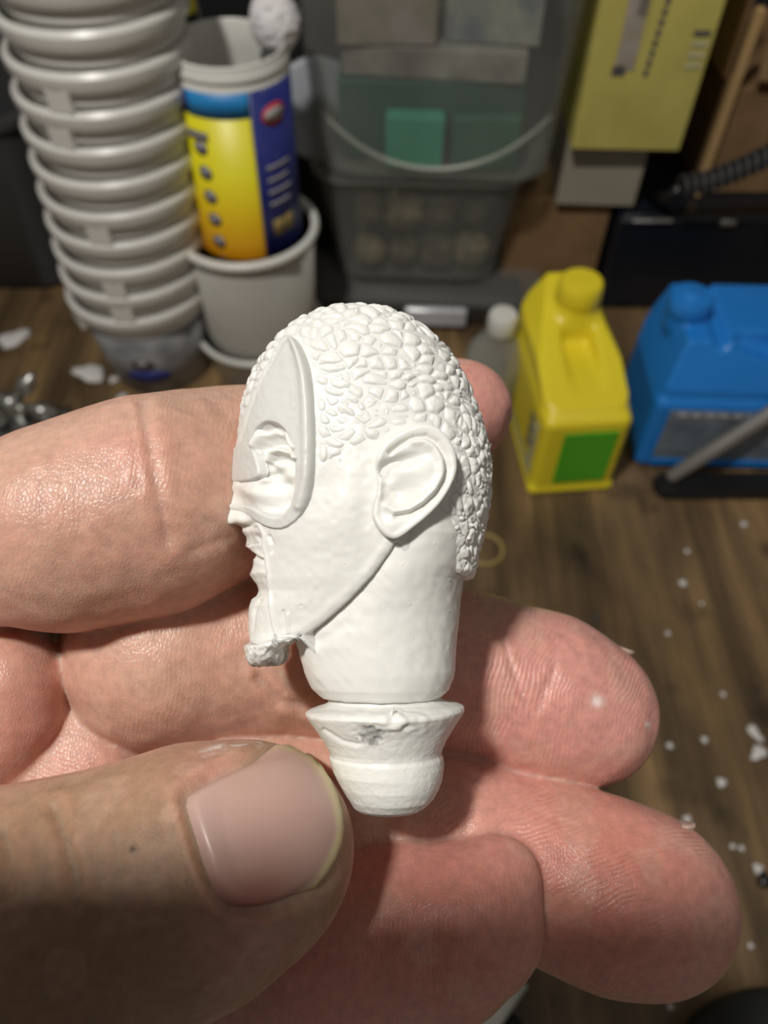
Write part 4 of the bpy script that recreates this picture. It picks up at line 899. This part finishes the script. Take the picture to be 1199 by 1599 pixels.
def head_relief(U, W, x, y, z):
    h = np.zeros(len(U)); sdh = polysd(U, W, HOLE); deep = sstep(np.hypot(U - 380, W - 782), 18, 60)
    h -= 19 * sstep(sdh, -2, 12) * deep
    h += 11 * gs(pldist(U, W, [(398, 694), (406, 681), (424, 674), (444, 680), (460, 700)]), 6.5)
    h += 15 * gs(pldist(U, W, [(412, 718), (416, 706), (430, 702), (446, 706), (464, 716)]), 5)
    h -= 5 * gs(pldist(U, W, [(402, 700), (420, 692), (440, 694), (458, 704)]), 4) + 5 * gs(pldist(U, W, [(418, 719), (434, 716), (450, 722), (462, 728)]), 3)
    h += 8 * blob(U, W, 427, 727, 8, 7) - 6 * blob(U, W, 417, 742, 10, 6) + 5 * blob(U, W, 446, 742, 12, 9) - 7 * blob(U, W, 436, 757, 7, 7) - 5 * blob(U, W, 440, 788, 9, 10)
    h += 7 * blob(U, W, 398, 768, 26, 12, .3) - 5 * gs(pldist(U, W, [(375, 752), (398, 750), (414, 742)]), 4)
    h += 6 * blob(U, W, 379, 812, 14, 8) - 5 * gs(pldist(U, W, [(352, 823), (370, 825), (392, 820), (398, 812)]), 3.5) - 5 * blob(U, W, 372, 820, 9, 3.5)
    # mouth region and the folded cowl edge
    EDGE = [(402, 822), (409, 836), (408, 852), (413, 872), (417, 900), (419, 945), (424, 975), (432, 1006)]
    left = polysd(U, W, [(300, 815)] + EDGE + [(300, 1010)]); dE = pldist(U, W, EDGE)
    h -= 9 * sstep(left, -1, 4) * sstep(W, 826, 850) * (W < 1015)
    h += 3 * gs(dE - 3, 3) * (left < 0) - 3 * gs(pldist(U, W, [(442, 955), (445, 975), (446, 1000)]), 2.5) + 3 * gs(pldist(U, W, [(449, 960), (452, 1000)]), 3)
    h -= 4 * gs(pldist(U, W, [(420, 838), (425, 850), (424, 862)]), 3) * 1.0
    h += 3 * gs(pldist(U, W, [(384, 860), (394, 866), (404, 874)]), 4) - 6 * gs(pldist(U, W, [(382, 866), (394, 872), (408, 878)]), 3.2) + 3 * gs(pldist(U, W, [(390, 896), (398, 893), (408, 896)]), 6) - 4 * blob(U, W, 398, 922, 16, 6)
    h -= 4 * gs(pldist(U, W, [(398, 838), (402, 850), (410, 868)]), 3)
    h -= 3 * gs(pldist(U, W, [(398, 935), (390, 950), (386, 985)]), 3)
    # cheekbone hollow, jaw and the step down to the neck
    h += 4 * blob(U, W, 520, 800, 60, 40, -.5) - 4 * blob(U, W, 505, 770, 20, 40, .3) - 3 * blob(U, W, 570, 800, 14, 45)
    sdj = polysd(U, W, JAW); h -= np.minimum(60, .75 * z) * sstep(sdj, -1, 20); h += 2.0 * gs(sdj + 9, 8)
    # broken chin
    br = sstep(W, 992, 1012) * (U < 452); P3 = np.stack([x, y, z], 1)
    h += br * (-1 - 5 * (vnoise(P3 / 11) - .4) - 3.5 * (vnoise(P3 / 4.5 + 9) - .5)); wear = br * sstep(vnoise(P3 / 12) + .5 * vnoise(P3 / 5) + (W - 1022) / 30, .75, 1.5)
    pit = vnoise(P3 / 6 + 30); h -= 2.5 * sstep(pit, .955, .99); wear = wear + .2 * sstep(pit, .97, 1)
    h += 1.2 * (vnoise(P3 / 9) - .5) + .7 * (vnoise(P3 / 30) - .5)
    return h, np.clip(wear, 0, 1)
rows = rows_of(493.05, 1041, 1.35); both('head', rows, 330, 90, tRhead, head_relief, parent=bust)

def mask_sd(U, W): return polysd(U, W, MASK)
def mask_relief(U, W, x, y, z):
    sd = mask_sd(U, W); right = sstep(U - (440 + 38 * sstep(W, 530, 640)), -30, 30) * sstep(W, 840, 740)
    th = (5.5 + 5 * right) * (.35 + .65 * sstep(U, 372, 420)); h = -9 + (th + 9) * sstep(sd, -4.5, 3.5); h += 2.5 * gs(sd - 7, 5) * right
    RI = [(462, 530), (470, 552), (477, 590), (480, 640), (481, 700), (480, 750), (470, 790)]
    h += 5.5 * gs(pldist(U, W, RI), 7) * sstep(sd, 0, 5) - 4.5 * sstep(U - np.interp(W, [q[1] for q in RI], [q[0] for q in RI]), 2, 16) * sstep(W, 800, 700)
    h -= 2 * blob(U, W, 395, 725, 14, 30)
    P3 = np.stack([x, y, z], 1); h += .9 * (vnoise(P3 / 7) - .5); return h, 0 * h + .02
both('eye_mask', rows_of(515, 840, 1.1, False), 420, 90, tRhead, mask_relief, keep=lambda U, W, x, y, z: (mask_sd(U, W) > -4.5) & (x < 520), parent=bust, label='smooth pointed eye mask', m=resin_grey)

def hair_mask(U, W):
    HP = [(545, 440), (300, 440), (300, 700), (374, 696), (384, 655), (400, 615), (425, 572), (448, 540), (462, 528), (474, 542), (486, 580), (492, 640), (493, 735), (520, 722), (552, 703), (588, 690), (600, 680), (640, 664), (672, 664), (694, 690), (704, 722), (700, 752), (694, 790), (702, 840), (716, 880), (726, 960), (900, 960), (900, 440)]
    return polysd(U, W, HP)
def hair_relief(U, W, x, y, z):
    sd = hair_mask(U, W); P3 = np.stack([x + .35 * y, (y - .25 * x) * 1.35, z * 1.0], 1) / 25.0
    wob = (vnoise(np.stack([x, y, z], 1) / 34.) - .5) * .9; P3 = P3 + wob[:, None]
    f1, f2 = worley(P3, .75); bmp = 1 - np.exp(-(f2 - f1) * 5.5)
    smoothish = blob(U, W, 560, 640, 70, 60, -.5); amp = (7.5 - 3.5 * smoothish) * sstep(sd, -2, 16)
    back = sstep(U, 690, 730) * sstep(W, 600, 700)
    f3, f4 = worley(np.stack([x * .9 - .6 * y * .6, y * .8, z], 1) / 18.0 + wob[:, None], .95); b2 = (1 - np.exp(-(f4 - f3) * 5)) * (.4 + .6 * vnoise(np.stack([x, y, z], 1) / 9.))
    h = amp * ((1 - .75 * back) * bmp * (1 - .45 * f1 * f1) + back * 1.0 * b2) - 2.2
    h += 3.0 * (vnoise(np.stack([x + y, (y - x) * 2.2, z], 1) / 26.) - .5) * smoothish * 2
    g1, g2 = worley(np.stack([x, y, z], 1) / 21. + 3.3, 1.0); bead = np.sqrt(np.clip(1 - (g1 / .12) ** 2, 0, 1)); h += 3.2 * bead * sstep(vnoise(np.stack([x, y, z], 1) / 45. + 4), .45, .6)
    h = np.where(sd < 3, h - 4 * sstep(sd, 3, -4), h)
    return h + .8 * (vnoise(np.stack([x, y, z], 1) / 3.) - .5), 0 * h
both('hair', rows_of(493.05, 906.9, 1.2), 430, 110, tRhair, hair_relief, keep=lambda U, W, x, y, z: hair_mask(U, W) > -4, parent=bust, label='close-cropped hair modelled as rows of small bumps')

def ear_relief(U, W, x, y, z):
    sd = polysd(U, W, EAR); lift = 12 + 16 * sstep(U + .15 * (W - 750), 585, 690)
    inn = 1 - .0 * sd; h = lift * sstep(sd, -3.5, 3.0) - 16 * (1 - sstep(sd, -3.5, 3.0))
    h += 2.0 * gs(sd - 6, 5)
    h -= 18 * blob(U, W, 620, 724, 28, 9, -.28) * inn + 13 * blob(U, W, 600, 742, 15, 10, .1)
    h -= 13 * blob(U, W, 621, 770, 24, 22, -.4)
    AH = [(640, 694), (655, 695), (668, 706), (676, 724), (677, 744), (668, 764), (652, 781), (634, 793), (616, 797), (603, 790)]
    h += 5 * gs(pldist(U, W, AH), 6)
    GR = [(608, 709), (624, 696), (642, 687), (658, 686), (672, 696), (682, 713), (686, 734), (681, 755), (670, 774), (654, 790), (636, 801), (617, 805)]
    dg = pldist(U, W, GR); h -= 8.5 * gs(dg, 3.6)
    h += 3 * blob(U, W, 606, 820, 20, 14)
    h -= 4 * blob(U, W, 598, 762, 8, 8)
    h += 4 * blob(U, W, 592, 770, 6, 12)
    P3 = np.stack([x, y, z], 1); h += 1.6 * (vnoise(P3 / 6) - .5) * blob(U, W, 615, 775, 25, 20); return h + .5 * (vnoise(P3 / 8) - .5), 0 * h
def keep_ear(U, W, x, y, z): return polysd(U, W, EAR) > -3.4
def ear_sheet(rows, nth, tr):
    th = np.linspace(1.15, 2.75, nth); Y, T = np.meshgrid(rows, th, indexing='ij'); y = Y.ravel(); t = -np.cos(T.ravel()); xl = tL0(y); xr = tr(y); xm = (xl + xr) / 2; a = (xr - xl) / 2; n = np.where(t < 0, 2.0, 2.35)
    return xm + a * t, y, tB(y) * (1 - np.abs(t) ** n + 1e-9) ** (1 / n)
for bk in (False, True):
    P2, Q2, wv = surf(rows_of(640, 870, .9, False), 260, tRhair, ear_relief, keep_ear, back=bk, sheetf=ear_sheet)
    mk('ear', P2 - ORG, Q2[:, ::-1], resin, bust, attrs={'wear': np.stack([wv, wv, wv, wv * 0 + 1], 1)})

# neck, collar and plug below
NL = [(800, 520), (845, 560), (900, 520), (950, 480), (985, 462), (1008, 463), (1030, 470), (1055, 479), (1072, 487), (1084, 498), (1087.5, 503), (1089, 512)]
NR = [(800, 742), (860, 735), (890, 730), (907, 722), (960, 717), (1010, 712), (1045, 710), (1060, 707), (1075, 701), (1084, 692), (1087.5, 688), (1089, 684)]
NB = [(800, 143), (840, 139.5), (862, 136), (880, 132), (906, 126.5), (930, 119.5), (960, 113), (1010, 109), (1050, 106), (1072, 101), (1084, 93), (1087.5, 90), (1089, 86)]
def lr_sheet(tl, tr_, tb):
    def f(rows, nth, tr):
        th = np.linspace(0, math.pi, nth); Y, T = np.meshgrid(rows, th, indexing='ij'); y = Y.ravel(); t = -np.cos(T.ravel()); xl = tl(y); xr = tr_(y)
        return (xl + xr) / 2 + (xr - xl) / 2 * t, y, tb(y) * np.sqrt(np.clip(1 - t * t, 0, 1))
    return f
def neck_relief(U, W, x, y, z):
    P3 = np.stack([x, y, z], 1); q = np.stack([(x + y) / 40, (x - y) / 9, z / 30], 1)
    h = 1.0 * (vnoise(q) - .5) * sstep(W, 850, 930) * .8 + 1.2 * (vnoise(P3 / 14) - .5); h += 2 * blob(U, W, 500, 1060, 25, 25) - 3 * gs(pldist(U, W, [(470, 1012), (500, 1000), (540, 975)]), 9)
    pit = vnoise(P3 / 5 + 3); h += 1.6 * sstep(pit, .93, .98); return h, 0 * h
both('neck', rows_of(800, 1089, 1.6, False), 230, 60, None, neck_relief, parent=bust, sheetf=lr_sheet(table(NL, 2), table(NR, 2), (lambda y: np.where(y > 1070, table(NB, 2)(y), table(NB, 12)(y)))))
CLf = [(1086, 520), (1088, 513), (1096, 512), (1101, 504), (1108, 483), (1112, 477.5), (1116, 478), (1128, 486), (1145, 498), (1160, 508), (1172, 514.5), (1178, 516), (1182, 514), (1190, 516), (1205, 521), (1225, 531), (1245, 543), (1258, 551), (1264, 558), (1268, 572), (1271, 596)]
CRt = [(1086, 682), (1088, 687), (1091, 689), (1095, 700), (1098, 716), (1101, 724), (1108, 724.5), (1116, 720), (1130, 711), (1145, 702), (1160, 694), (1170, 690), (1176, 689), (1182, 692), (1195, 693), (1215, 690), (1230, 685), (1245, 677), (1258, 665), (1264, 655), (1268, 640), (1271, 618)]
CBd = [(1086, 80), (1096, 84), (1101, 96), (1107, 116), (1112, 119), (1120, 114), (1140, 102), (1160, 92), (1172, 86), (1178, 84.5), (1184, 87), (1205, 87), (1225, 82), (1245, 72), (1258, 58), (1264, 46), (1268, 32), (1271, 8)]
def collar_relief(U, W, x, y, z):
    P3 = np.stack([x, y, z], 1); h = 1.0 * (vnoise(P3 / 12) - .5) + .6 * (vnoise(P3 / 4) - .5)
    sp = blob(U, W, 579, 1149, 24, 20); h += sp * (-4 - 8 * (vnoise(P3 / 6) - .6)) + 5 * blob(U, W, 622, 1128, 34, 15) * (vnoise(P3 / 10) * 2 - .2) + 5 * blob(U, W, 560, 1118, 40, 10) * (vnoise(P3 / 12) - .2)
    h -= 3 * gs(pldist(U, W, [(505, 1140), (535, 1158), (560, 1164)]), 3)
    wear = np.clip(sstep(sp + .5 * (vnoise(P3 / 5) - .5), .42, .62), 0, 1) * .85; wear += .3 * sstep(vnoise(P3 / 7 + 2), .8, .95) * blob(U, W, 535, 1108, 30, 12); return h, wear
both('collar', rows_of(1086, 1271, 1.0, False), 190, 60, None, collar_relief, parent=bust, sheetf=lr_sheet(table(CLf, 1.2), table(CRt, 1.2), table(CBd, 1.5)), label='flared collar with a round plug below and a grey scuff')
# loose thread of resin at the collar
pts = [place(np.array([a]), np.array([b]), np.array([c]))[0] - ORG for a, b, c in ((606, 1112, 108), (610, 1102, 112), (613, 1092, 110))]
V, F = tube(pts, [.0003, .0002, .0001], 6); mk('burr', V, F, resin, bust)
